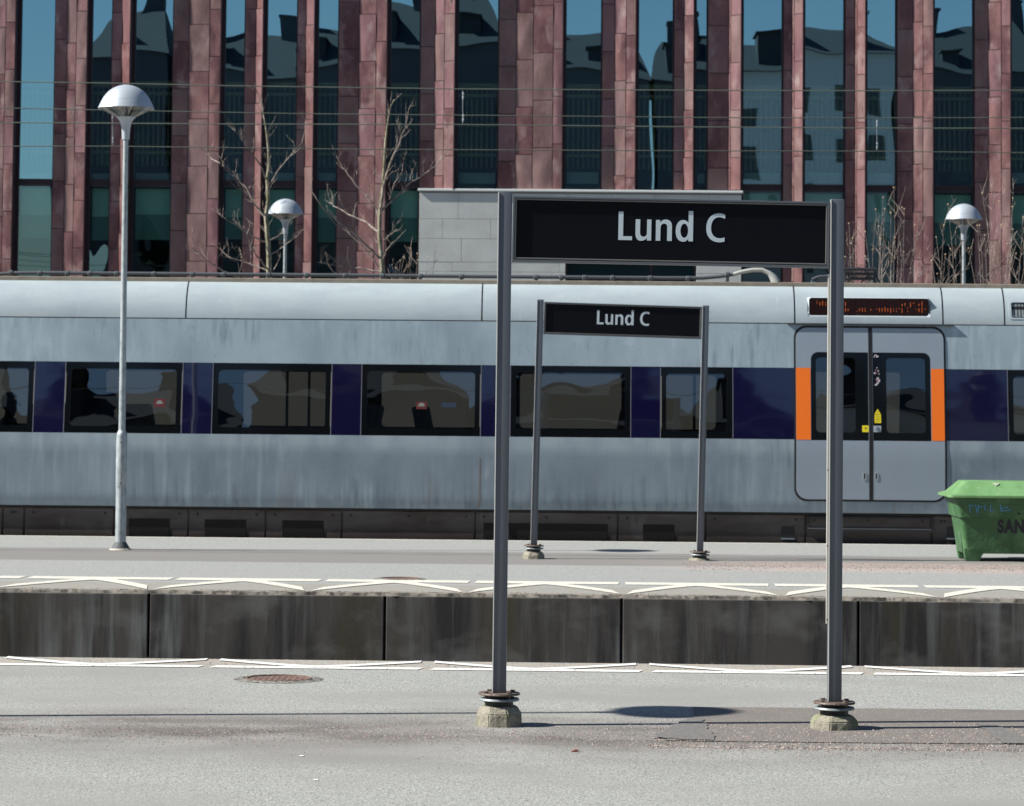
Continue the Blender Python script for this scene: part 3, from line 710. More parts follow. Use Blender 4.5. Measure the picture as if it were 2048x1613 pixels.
for (a, b_) in ((XA, dx0+ins), (dx1-ins, XB)):
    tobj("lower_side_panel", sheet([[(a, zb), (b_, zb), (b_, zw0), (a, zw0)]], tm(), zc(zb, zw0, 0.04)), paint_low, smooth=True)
    tobj("upper_side_panel", sheet([[(a, zw1), (b_, zw1), (b_, zr0-0.012), (a, zr0-0.012)]], tm(), zc(zw1, zr0, 0.1)), paint, smooth=True)
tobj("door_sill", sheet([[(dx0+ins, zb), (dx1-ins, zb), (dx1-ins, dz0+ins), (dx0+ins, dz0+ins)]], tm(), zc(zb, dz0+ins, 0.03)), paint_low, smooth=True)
tobj("door_lintel", sheet([[(dx0+ins, dz1-ins), (dx1-ins, dz1-ins), (dx1-ins, zr0-0.012), (dx0+ins, zr0-0.012)]], tm(), [zr0-0.04]), paint, smooth=True)
# brown weld seam
x_ = TX(960, 930)
bm = bmesh.new(); box(bm, x_-0.006, x_+0.006, TY-0.0015, TY+0.01, zb+0.03, 1.0); tobj("weld_seam", bm, mat("brown sealant", (0.16, 0.12, 0.095), 0.8))
# roof shell panels with dark joints
rj = [-230, 368, 963, 1592, 1890, 2014, 2620]
xs = [XA]+[TX(x, 605) for x in rj]+[XB]
# display recess in panel between 1592 and 1890
ddx0, ddx1 = TX(1621, 613), TX(1862, 613); ddz0, ddz1 = TZ(631, 1740), TZ(596, 1740)
vx0, vx1 = TX(2028, 618), TX(2120, 618); vz0, vz1 = TZ(640, 2048)+0.03, TZ(604, 2048)
for k in range(len(xs)-1):
    a, b_ = xs[k]+0.009, xs[k+1]-0.009
    loops = [[(a, zr0), (b_, zr0), (b_, zrt), (a, zrt)]]
    if a < ddx0 < b_: loops.append(rrect(ddx0-0.02, ddx1+0.02, ddz0-0.015, ddz1+0.015, 0.03))
    if a < vx0 < b_: loops.append(rrect(vx0, vx1, vz0, vz1, 0.03))
    tobj("roof_panel", sheet(loops, tm(), zc(zr0, zrt, 0.022)), roof_paint, smooth=True)
bm = sheet([[(XA+0.01, zr0-0.02), (XB-0.01, zr0-0.02), (XB-0.01, zrt+0.0), (XA+0.01, zrt+0.0)], rrect(ddx0-0.02, ddx1+0.02, ddz0-0.015, ddz1+0.015, 0.03)], tm(0.012), zc(zr0-0.02, zrt, 0.03)); tobj("roof_joint_backing", bm, black_m, smooth=True)
# beige rim, roof deck
o_top = off(zrt)
bm = bmesh.new(); box(bm, XA, XB, TY+o_top-0.005, TY+o_top+0.10, zrt-0.004, zrim+0.032, 0.008); tobj("roof_rim", bm, mat("beige roof rim", (0.30, 0.26, 0.21), 0.8, var=[((0.22, 0.19, 0.15), (6, 6, 6), 0.4, 0.7, 4)]))
zdeck = zrim+0.02
bm = bmesh.new(); box(bm, XA, XB, TY+o_top+0.10, TY+2.9-o_top-0.10, zdeck-0.05, zdeck); tobj("roof_deck", bm, mat("grey roof deck", (0.2, 0.19, 0.18), 0.8))
# gutter above door
bm = bmesh.new(); gy = TY+off(zr0)
box(bm, TX(1577, 648), TX(1912, 648), gy-0.045, gy+0.01, zr0-0.020, zr0-0.006, 0.003); tobj("door_gutter", bm, mat("dark gutter", (0.04, 0.045, 0.05), 0.5))
# display
bm = bmesh.new()
ymid = TY+off((ddz0+ddz1)/2)
def hood(x, z):
    return (x, TY+off(z), z)
lps = rrect(ddx0-0.02, ddx1+0.02, ddz0-0.015, ddz1+0.015, 0.03); lin = rrect(ddx0, ddx1, ddz0, ddz1, 0.035)
yd = TY+off(ddz0)+0.012
A = [bm.verts.new((x, TY+off(z), z)) for x, z in lps]; B = [bm.verts.new((x, yd, z)) for x, z in lin]
for k in range(len(A)): bm.faces.new((A[k], A[(k+1) % len(A)], B[(k+1) % len(B)], B[k]))
disp = tobj("display_hood", bm, roof_paint, smooth=True)
bm = bmesh.new()
bm.faces.new([bm.verts.new((x, yd+0.002, z)) for x, z in rrect(ddx0-0.003, ddx1+0.003, ddz0-0.003, ddz1+0.003, 0.035)])
scr = tobj("destination_display", bm, mat("display glass", (0.022, 0.008, 0.008), 0.12), disp)
led = bpy.data.materials.new("orange led"); led.use_nodes = True
_b = led.node_tree.nodes['Principled BSDF']; _b.inputs['Base Color'].default_value = (0.25, 0.05, 0.01, 1); _b.inputs['Emission Color'].default_value = (1, 0.20, 0.03, 1); _b.inputs['Emission Strength'].default_value = 0.26
bm = bmesh.new()
ticks = [(368, 150, 158), (368, 168, 176), (368, 184, 190), (408, 165, 215), (445, 150, 218), (486, 165, 183), (486, 198, 216), (520, 160, 215), (757, 168, 222), (757, 245, 298), (793, 255, 290),
         (910, 290, 298), (947, 252, 292), (987, 245, 298), (1026, 250, 262), (1026, 272, 298), (1103, 262, 284), (1180, 258, 270), (1220, 248, 300), (1257, 248, 298), (1297, 235, 300), (1335, 252, 300),
         (1374, 248, 316), (1413, 252, 264), (1413, 280, 298), (1453, 252, 264), (1453, 282, 300), (1492, 252, 264), (1529, 195, 226), (1529, 250, 316), (1570, 178, 222), (1606, 240, 254), (1606, 284, 302),
         (1645, 172, 238), (1688, 172, 190), (1722, 262, 274), (1761, 190, 220), (1761, 252, 300), (1802, 158, 228), (1802, 240, 312), (1842, 258, 272)]
for (x, y0, y1) in ticks:
    a = P(1580+x/6.827, 580+y1/6.827, yd); c = P(1580+x/6.827, 580+y0/6.827, yd); w = 0.0034
    n = max(1, round((c.z-a.z)/0.013))
    for k in range(n):
        z0 = a.z+(c.z-a.z)*k/n; z1 = z0+(c.z-a.z)/n*0.82
        bm.faces.new([bm.verts.new(v) for v in ((a.x-w, yd-0.002, z0), (a.x+w, yd-0.002, z0), (a.x+w, yd-0.002, z1), (a.x-w, yd-0.002, z1))])
tobj("led_dots", bm, led, disp)
# roof vent grille
bm = bmesh.new(); yv = TY+off(vz1)+0.0
box(bm, vx0-0.0, vx1, yv+0.02, yv+0.03, vz0, vz1); vent = tobj("roof_vent", bm, black_m)
bm = bmesh.new(); n = 14
for k in range(n):
    x = vx0+(vx1-vx0)*(k+0.5)/n
    bm2_ = [(x-0.0135, TY+off(vz0)+0.004, vz0+.01), (x+0.0135, TY+off(vz0)+0.004, vz0+.01), (x+0.0135, TY+off(vz1)+0.004, vz1-.01), (x-0.0135, TY+off(vz1)+0.004, vz1-.01)]
    bm.faces.new([bm.verts.new(v) for v in bm2_])
bmesh.ops.solidify(bm, geom=bm.faces[:], thickness=0.006); tobj("vent_slats", bm, roof_paint, vent)
tobj("vent_frame", sheet([rrect(vx0-0.03, vx1+0.03, vz0-0.02, vz1+0.02, 0.03), rrect(vx0, vx1, vz0, vz1, 0.02)], tm(-0.006), zc(vz0-0.02, vz1+0.02, 0.03), 0.008), roof_paint, vent)

# windows and navy panels
def pane_mat_place(d): return tm(d)
wins = [(-468, -234), (-170, 64.5), (129, 361.5), (425, 660.5), (723.5, 960), (1022, 1260.5), (1323, 1465), (2019, 2256), (2318, 2550)]
blues = [(-232, -172), (66, 127.5), (363, 423.5), (662, 722), (961.5, 1020.5), (1262, 1321.5), (1466.5, 1591), (1893, 2017.5), (2258, 2316)]
sill = mat("thin pale trim", (0.22, 0.22, 0.25), 0.4, 0.5)
g = 0.004
for i, (a, c) in enumerate(blues):
    xa, xb = TX(a), TX(c)
    if i == 6: xb = dx0+0.03
    if i == 7: xa = dx1-0.03
    tobj("navy_panel", sheet([[(xa+g, zw0+g), (xb-g, zw0+g), (xb-g, zw1-g), (xa+g, zw1-g)]], tm(0.001), zc(zw0, zw1, 0.2)), navy, smooth=True)
bm = bmesh.new()
for a, c in blues:
    for x in (TX(a), TX(c)):
        if dx0-0.05 < x < dx1+0.05: continue
        bb = sheet([[(x-0.005, zw0), (x+0.004, zw0), (x+0.004, zw1), (x-0.005, zw1)]], tm(0.0005)); me = bpy.data.meshes.new('t'); bb.to_mesh(me); bb.free(); bm.from_mesh(me)
tobj("joint_trims", bm, sill)
tobj("far_window_backing", sheet([[(XA, zw0-0.02), (XA+0.4, zw0-0.02), (XA+0.4, zw1+0.02), (XA, zw1+0.02)]], tm(0.02)), black_m)
winobj = []
for i, (a, c) in enumerate(wins):
    xa, xb = TX(a), TX(c)
    ia, ib = xa+0.06, xb-0.065
    lin = rrect(ia, ib, zw0+0.085, zw1-0.085, 0.055)
    w = tobj("window", sheet([[(xa+g, zw0+g), (xb-g, zw0+g), (xb-g, zw1-g), (xa+g, zw1-g)], lin], tm(0.001), zc(zw0, zw1, 0.2), 0.02), frit)
    tobj("pane", sheet([rrect(ia-0.01, ib+0.01, zw0+0.075, zw1-0.075, 0.06)], tm(0.006), ()), tglass, w)
    winobj.append(w)
# stickers
red = mat("red sticker", (0.10, 0.012, 0.012), 0.5); wht = mat("white print", (0.5, 0.5, 0.48), 0.5); yel = mat("yellow sticker", (0.75, 0.60, 0.02), 0.5)
def sticker(x0, x1, y0, y1, m, parent, d=0.004, name="sticker"):
    a, c = P(x0, y1, TY+0.04), P(x1, y0, TY+0.04)
    return tobj(name, sheet([rrect(a.x, c.x, a.z, c.z, 0.004, n=2)], tm(d)), m, parent)
for (x0, x1, y0, y1, k) in ((307, 330, 798, 814.5, 2), (832, 853.5, 804, 818.5, 4)):
    s = sticker(x0, x1, y0, y1, red, winobj[k], 0.003)
    cx = (x0+x1)/2
    a = P(cx, (y0+y1)/2+2, TY+0.04)
    pts = [(a.x+0.042*math.cos(R(t)), a.z+0.045*math.sin(R(t))) for t in range(0, 181, 20)]
    tobj("emblem", sheet([pts], tm(0.0015)), mat("white emblem", (0.20, 0.20, 0.19), 0.5), winobj[k])
sticker(883, 912, 806, 815, mat("blue sticker", (0.015, 0.03, 0.06), 0.5), winobj[4], 0.003)

# doors
dm = dx0+(dx1-dx0)*0.5; dm = TX(1742.5, 830)
tobj("door_gasket", sheet([rrect(dx0-0.018, dx1+0.018, dz0-0.018, dz1+0.018, 0.15), rrect(dx0+0.012, dx1-0.012, dz0+0.012, dz1-0.012, 0.135)], tm(-0.004), zc(dz0, dz1, 0.06), 0.012), black_m)
wz0, wz1 = TZ(882, 1740), TZ(705, 1740)
oz0, oz1 = TZ(881, 1740), TZ(737, 1740)
for s in (-1, 1):
    X0, X1 = (dx0+0.006, dm-0.022) if s < 0 else (dm+0.022, dx1-0.006)
    wo0, wo1 = (TX(1623), X1) if s < 0 else (X0, TX(1863))
    cor = (0, 0, 0, 1) if s < 0 else (0, 0, 1, 0)
    outer = rrect(X0, X1, dz0+0.006, dz1-0.006, 0.14, (1, 0, 0, 1) if s < 0 else (0, 1, 1, 0))
    # leaf skin with window opening
    if s < 0: hole = rrect(wo0, wo1-0.002, wz0, wz1, 0.09, cor)
    else: hole = rrect(wo0+0.002, wo1, wz0, wz1, 0.09, cor)
    # leaf: outer frame above/below/side built as sheet with hole
    leaf = tobj("door_leaf", sheet([outer, [(x if abs(x-(X1 if s < 0 else X0)) > 0.003 else x+(-0.004 if s < 0 else 0.004), z) for x, z in hole]], tm(-0.014), zc(dz0, dz1, 0.06), 0.010), door_paint, smooth=True)
    ia, ib = (TX(1633), TX(1712)) if s < 0 else (TX(1774), TX(1852))
    iz0, iz1 = TZ(866, 1740), TZ(716, 1740)
    wf_ = tobj("door_window", sheet([[(x, z) for x, z in hole], rrect(ia, ib, iz0, iz1, 0.05)], tm(-0.012), zc(wz0, wz1, 0.3), 0.010), frit, leaf)
    tobj("pane", sheet([rrect(ia-0.01, ib+0.01, iz0-0.01, iz1+0.01, 0.05)], tm(-0.008)), tglass, leaf)
    oa, ob_ = (X0+0.001, TX(1622)) if s < 0 else (TX(1864), X1-0.001)
    tobj("orange_stripe", sheet([[(oa, oz0), (ob_, oz0), (ob_, oz1), (oa, oz1)]], tm(-0.0165), zc(oz0, oz1, 0.3)), orange, leaf)
    hx = 1729 if s < 0 else 1752.5
    a, c = P(hx-3.5, 961, TY), P(hx+3.5, 945, TY)
    tobj("door_handle", sheet([rrect(a.x, c.x, a.z, c.z, 0.015, n=3), rrect(a.x+.012, c.x-.012, a.z+.014, c.z-.014, 0.006, n=2)], tm(-0.020), (), 0.006), mat("pale handle frame", (0.32, 0.34, 0.36), 0.4), leaf)
    bm = sheet([rrect(a.x+.010, c.x-.010, a.z+.012, c.z-.012, 0.006, n=2)], tm(-0.0155)); tobj("handle_recess", bm, black_m, leaf)
    if s < 0:
        st = sticker(1724, 1737, 851.5, 864.5, yel, leaf, -0.0135)
        # arrow-like mark
        bm = bmesh.new(); c = P(1731, 858, TY+0.03)
        for (u0, v0, u1, v1) in ((-.014, .010, .012, .012), (.012, .012, -.004, -.006), (-.004, -.006, .006, -.020)):
            d = Vector((u1-u0, v1-v0)).normalized(); n_ = Vector((-d.y, d.x))*0.0035
            bm.faces.new([bm.verts.new((c.x+uu, TY+off(c.z)-0.0150, c.z+vv)) for uu, vv in ((u0-n_.x, v0-n_.y), (u1-n_.x, v1-n_.y), (u1+n_.x, v1+n_.y), (u0+n_.x, v0+n_.y))])
        tobj("sticker_mark", bm, black_m, leaf)
    else:
        sticker(1749, 1762, 830, 846.5, yel, leaf, -0.0135)
        a, c, d = P(1749, 829, TY+.03), P(1762, 829, TY+.03), P(1755.5, 818.5, TY+.03)
        tobj("sticker", sheet([[(a.x, a.z), (c.x, c.z), (d.x, d.z)]], tm(-0.0135)), yel, leaf)
        bm = bmesh.new(); q = P(1755.5, 826, TY+.03)
        for (dx_, z0, z1) in ((0, -.006, .012), (0, -.016, -.010)): bm.faces.new([bm.verts.new((q.x+e, TY+off(q.z)-0.0150, q.z+f_)) for e, f_ in ((-.003, z0), (.003, z0), (.003, z1), (-.003, z1))])
        for k in range(4):
            q = P(1751, 833+k*3.3, TY+.03); L_ = 0.06-0.012*(k % 2)
            bm.faces.new([bm.verts.new((q.x+e, TY+off(q.z)-0.0150, q.z+f_)) for e, f_ in ((0, -.002), (L_, -.002), (L_, .002), (0, .002))])
        tobj("sticker_mark", bm, mat("dark sticker print", (0.10, 0.08, 0.01), 0.6), leaf)
        sticker(1746.5, 1762, 852, 864.5, mat("silver button plate", (0.42, 0.45, 0.5), 0.4, 0.3), leaf, -0.0145, "button_plate")
        q = P(1754.3, 858, TY+.03); bm = bmesh.new(); lathe(bm, [(0.001, 0), (0.020, 0), (0.022, 0.006), (0.028, 0.008)], seg=20)
        bmesh.ops.rotate(bm, verts=bm.verts, matrix=Matrix.Rotation(R(-90), 3, 'X'), cent=(0, 0, 0)); bmesh.ops.translate(bm, verts=bm.verts, vec=(q.x, TY+off(q.z)-0.024, q.z))
        tobj("door_button", bm, mat("button", (0.16, 0.19, 0.25), 0.3), leaf)
        # torn sticker shreds
        rs = random.Random(5); bm = bmesh.new()
        for (yy0, yy1, n_) in ((707, 715, 3), (736, 750, 5), (755, 771, 7)):
            for k in range(n_):
                q = P(rs.uniform(1750, 1759), rs.uniform(yy0, yy1), TY+.05); r = rs.uniform(.010, .024)
                bm.faces.new([bm.verts.new((q.x+r*math.cos(t_)*rs.uniform(.4, 1.1), TY+off(q.z)-0.0140-0.0004*k, q.z+r*math.sin(t_)*rs.uniform(.4, 1.1))) for t_ in (0.2, 1.3, 2.4, 3.6, 4.9)])
        tobj("torn_sticker", bm, mat("torn white sticker", (0.62, 0.60, 0.63), 0.6, var=[((0.45, 0.12, 0.2), (40, 40, 40), 0.6, 0.64, 2)]), leaf)
bm = sheet([[(dm-0.024, dz0+0.004), (dm+0.024, dz0+0.004), (dm+0.024, dz1-0.004), (dm-0.024, dz1-0.004)]], tm(-0.016), zc(dz0, dz1, 0.06), 0.012); tobj("door_seal", bm, black_m)

# far side of the coach, floor, ceiling, ends, seats
YF = TY+2.9
fm = lambda x, z: (x, YF-off(z), z)
loops = [[(XA, zb), (XB, zb), (XB, zr0), (XA, zr0)]]
for (a, c) in wins:
    loops.append(rrect(TX(a)+0.06, TX(c)-0.06, zw0+0.08, zw1-0.08, 0.06))
loops.append(rrect(TX(1633), TX(1712), zw0+0.02, zw1-0.02, 0.05)); loops.append(rrect(TX(1774), TX(1852), zw0+0.02, zw1-0.02, 0.05))
tobj("far_side_wall", sheet(loops, fm, (), 0.03), interior_m)
bm = sheet([[(XA, zr0), (XB, zr0), (XB, zrt), (XA, zrt)]], lambda x, z: (x, YF-off(z), z), zc(zr0, zrt, 0.04)); tobj("far_roof_edge", bm, roof_paint, smooth=True)
bm = bmesh.new(); box(bm, XA+.02, XB-.02, TY+0.16, YF-0.16, 0.30, 0.36); tobj("coach_floor", bm, interior_m)
bm = bmesh.new(); box(bm, XA+.02, XB-.02, TY+0.20, YF-0.20, 2.46, 2.50); tobj("coach_ceiling", bm, mat("coach ceiling", (0.2, 0.2, 0.19), 0.7))
for x in (XA, XB):
    pts = []
    for k in range(40): z = zb+(zrt-zb)*k/39; pts.append((TY+off(z), z))
    bm = bmesh.new(); bm.faces.new([bm.verts.new((x, y, z)) for y, z in pts]+[bm.verts.new((x, 2*TY+2.9-y, z)) for y, z in reversed(pts)]); tobj("coach_end", bm, paint)
def seat(x, face, row):
    bm = bmesh.new()
    box(bm, x-0.24, x+0.24, row-0.46, row+0.46, 0.72, 0.86, 0.03)
    box(bm, x-0.20, x+0.20, row-0.40, row+0.40, 0.36, 0.72)
    bx = x-face*0.24
    for yy in (-0.23, 0.23):
        t = bmesh.new(); box(t, -0.06, 0.06, row+yy-0.21, row+yy+0.21, 0.0, 0.80, 0.04)
        for v in t.verts: v.co.x += bx-face*0.16*(v.co.z/0.8)*1.0; v.co.z += 0.82
        me = bpy.data.meshes.new('t'); t.to_mesh(me); t.free(); bm.from_mesh(me)
    tobj("seat", bm, seat_m)
for i, (a, c) in enumerate(wins[:-1]):
    if i == 6: continue
    xa, xb = TX(a), TX(c)
    for row in (TY+0.75, YF-0.75):
        seat(xa+0.10, 1, row); seat(xa+1.05 if i != 3 else xa+1.5, -1 if i % 2 else 1, row)
bm = bmesh.new()
for px_ in (560, 605, 1395): tube(bm, [(TX(px_), TY+0.9, 0.36), (TX(px_), TY+0.9, 2.46)], 0.018, 10)
tobj("grab_poles", bm, mat("pale grab pole", (0.45, 0.47, 0.45), 0.4, 0.3))
bm = bmesh.new()
for px_ in (1466, 1592, 1893, 2018): box(bm, TX(px_)-0.03, TX(px_)+0.03, TY+0.2, TY+1.1, 0.36, 2.46)
for px_ in (1490, 1990): box(bm, TX(px_)-0.03, TX(px_)+0.03, YF-1.1, YF-0.2, 0.36, 2.46)
tobj("vestibule_partitions", bm, interior_m)

# underframe
yu = TY+0.10
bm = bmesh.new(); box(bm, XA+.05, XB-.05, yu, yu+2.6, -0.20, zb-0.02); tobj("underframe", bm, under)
bm = bmesh.new(); box(bm, XA+.02, XB-.02, TY+0.045, YF-0.045, zb-0.020, zb+0.002); tobj("body_underside", bm, black_m)
uj = [-420, -150, 3, 46, 226, 375, 530, 683, 950, 1236, 1412, 1612, 1865, 1910, 2120, 2400, 2700]
for a, c in zip(uj, uj[1:]):
    xa, xb = TX(a, 1045)+0.012, TX(c, 1045)-0.012
    bm = bmesh.new(); box(bm, xa, xb, yu-0.022, yu, -0.19, zb-0.035, 0.004); pn = tobj("skirt_panel", bm, under)
    # bolts
    bm = bmesh.new(); n_ = max(1, int((xb-xa)/0.75))
    for k in range(n_+1):
        x = xa+0.10+(xb-xa-0.2)*k/max(n_, 1); box(bm, x-0.013, x+0.013, yu-0.030, yu-0.020, zb-0.105, zb-0.080, .003)
    tobj("bolts", bm, black_m, pn)
grille_m = mat("dark mesh grille", (0.010, 0.007, 0.006), 0.8)
def uz(y, x): return P(x, y, yu).z
for (a, c, y0, y1) in ((258, 340, 1037, 1076), (410, 493, 1039, 1078), (565, 648, 1041, 1080), (967, 1216, 1046, 1086), (1286, 1349, 1049, 1090)):
    bm = bmesh.new(); xa, xb = P(a, 1050, yu).x, P(c, 1050, yu).x; z0, z1 = uz(y1, a), uz(y0, a)
    n_ = int((xb-xa)/0.03)
    for k in range(n_): x = xa+(xb-xa)*k/n_; box(bm, x, x+0.016, yu-0.030, yu-0.022, z0, z1)
    box(bm, xa, xb, yu-0.0245, yu-0.021, z0, z1)
    tobj("vent_grille", bm, grille_m)
for (a, c) in ((1562, 1589), (1893, 1920)):
    bm = bmesh.new(); xa, xb = P(a, 1065, yu).x, P(c, 1065, yu).x; z0, z1 = uz(1077, a), uz(1053, a)
    box(bm, xa, xb, yu-0.026, yu-0.021, z0, z1); q = tobj("socket_box", bm, black_m)
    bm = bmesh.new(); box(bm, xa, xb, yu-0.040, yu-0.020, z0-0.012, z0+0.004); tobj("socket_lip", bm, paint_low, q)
# step under the door
sx0, sx1 = P(1612, 1045, yu).x, P(1866, 1045, yu).x; sz0, sz1 = uz(1064, 1740), uz(1034, 1740)
stp = tobj("folding_step", sheet([[(sx0, sz0), (sx1, sz0), (sx1, sz1), (sx0, sz1)], [(sx0+.03, sz0+.03), (sx1-.03, sz0+.03), (sx1-.03, sz1-.02), (sx0+.03, sz1-.02)]], flat(yu-0.05), (), 0.03), mat("black step frame", (0.015, 0.015, 0.017), 0.5))
bm = bmesh.new(); box(bm, sx0+.02, sx1-.02, yu-0.052, yu-0.03, sz0+0.028, sz0+0.042, .003); tobj("step_nosing", bm, mat("worn step edge", (0.09, 0.09, 0.10), 0.5), stp)
# bogies (mostly hidden)
wheel_m = mat("wheel steel", (0.06, 0.05, 0.045), 0.6, 0.5)
for bx_ in (TX(-350), TX(2500)):
    bm = bmesh.new(); box(bm, bx_-1.5, bx_+1.5, TY+0.35, TY+2.55, -0.25, -0.05, 0.03)
    for wx in (-1.2, 1.2):
        for wy in (0.75, 2.15):
            t = bmesh.new(); lathe(t, [(0.001, -.06), (0.44, -.06), (0.46, .0), (0.42, .06), (0.001, .06)], seg=28)
            bmesh.ops.rotate(t, verts=t.verts, matrix=Matrix.Rotation(R(90), 3, 'X')); bmesh.ops.translate(t, verts=t.verts, vec=(bx_+wx, TY+wy, -0.11))
            me = bpy.data.meshes.new('t'); t.to_mesh(me); t.free(); bm.from_mesh(me)
    tobj("bogie", bm, wheel_m)

# roof cable pipe, its clamps, elbow and insulator rack
yp = TY+o_top+0.16
pipe_m = mat("dark grey conduit", (0.075, 0.085, 0.095), 0.45)
def RP(x, y, dy=0.0): return P(x, y, yp+dy)
path = [RP(-700, 545), RP(-200, 545), RP(0, 548.5), RP(30, 546.5)]+[RP(x, 545.8+(x-60)*0.00845) for x in range(80, 1400, 60)]+[RP(1405, 556.5), RP(1440, 553.5), RP(1468, 549)]
bm = bmesh.new(); tube(bm, path, 0.024, 10); pipe = tobj("roof_conduit", bm, pipe_m, smooth=True)
elb = [RP(1466, 549.5), RP(1485, 544), RP(1505, 540.5), RP(1524, 540.5), RP(1537, 546), RP(1546, 555), RP(1552, 566)]
bm = bmesh.new(); tube(bm, elb, [0.024, 0.026, 0.027, 0.028, 0.030, 0.05, 0.06], 12); tobj("grey_cable_elbow", bm, mat("pale grey cable boot", (0.36, 0.37, 0.35), 0.6), smooth=True)
for cx_ in (22, 80, 135, 180, 233, 308, 385, 447, 537, 613, 690, 765, 841, 923, 1072, 1123, 1169, 1225, 1300, 1376, 1455):
    q = RP(cx_, 545.8+(cx_-60)*0.00845+(0.8 if cx_ < 1400 else -8)); bm = bmesh.new()
    tube(bm, [q-Vector((.028, 0, 0)), q-Vector((.02, 0, 0)), q+Vector((.02, 0, 0)), q+Vector((.028, 0, 0))], [0.025, 0.036, 0.036, 0.025], 10)
    box(bm, q.x-0.02, q.x+0.02, q.y-0.02, q.y+0.02, zdeck-0.02, q.z)
    tobj("pipe_clamp", bm, pipe_m, smooth=True)
bm = bmesh.new()
for (x0, x1, y, r) in ((1655, 1752, 538.5, 0.022), (1690, 1745, 548, 0.018), (1690, 1748, 558, 0.018)):
    a, c = RP(x0, y, 1.0), RP(x1, y+0.5, 1.0); tube(bm, [a, c], r, 8)
for k in range(12):
    a = RP(1692+k*4.6, 545.5, 1.0); tube(bm, [a-Vector((.008, 0, 0)), a+Vector((.008, 0, 0))], 0.035, 10)
for k in range(12):
    a = RP(1700+k*3.8, 553.5, 1.15); tube(bm, [a-Vector((.006, 0, 0)), a+Vector((.006, 0, 0))], 0.028, 10)
for (x0, y0, x1, y1) in ((1700, 548, 1688, 566), (1740, 548, 1722, 566), (1752, 540, 1748, 566), (1752, 548, 1760, 568), (1690, 540, 1690, 566)): tube(bm, [RP(x0, y0, 1.0), RP(x1, y1, 1.0)], 0.012, 6)
tobj("insulator_rack", bm, mat("black insulators", (0.03, 0.03, 0.035), 0.4))
bm = bmesh.new(); tube(bm, [RP(1622, 566, 0.6), RP(1625, 558, 0.6), RP(1638, 553, 0.6), RP(1660, 552, 0.6)], 0.012, 8)
a = [RP(1632, 566, .6), RP(1640, 553, .6), RP(1662, 551, .6), RP(1700, 566, .6)]; bm.faces.new([bm.verts.new(v) for v in a])
tobj("pantograph_arm", bm, mat("dark grey arm", (0.1, 0.11, 0.12), 0.5))

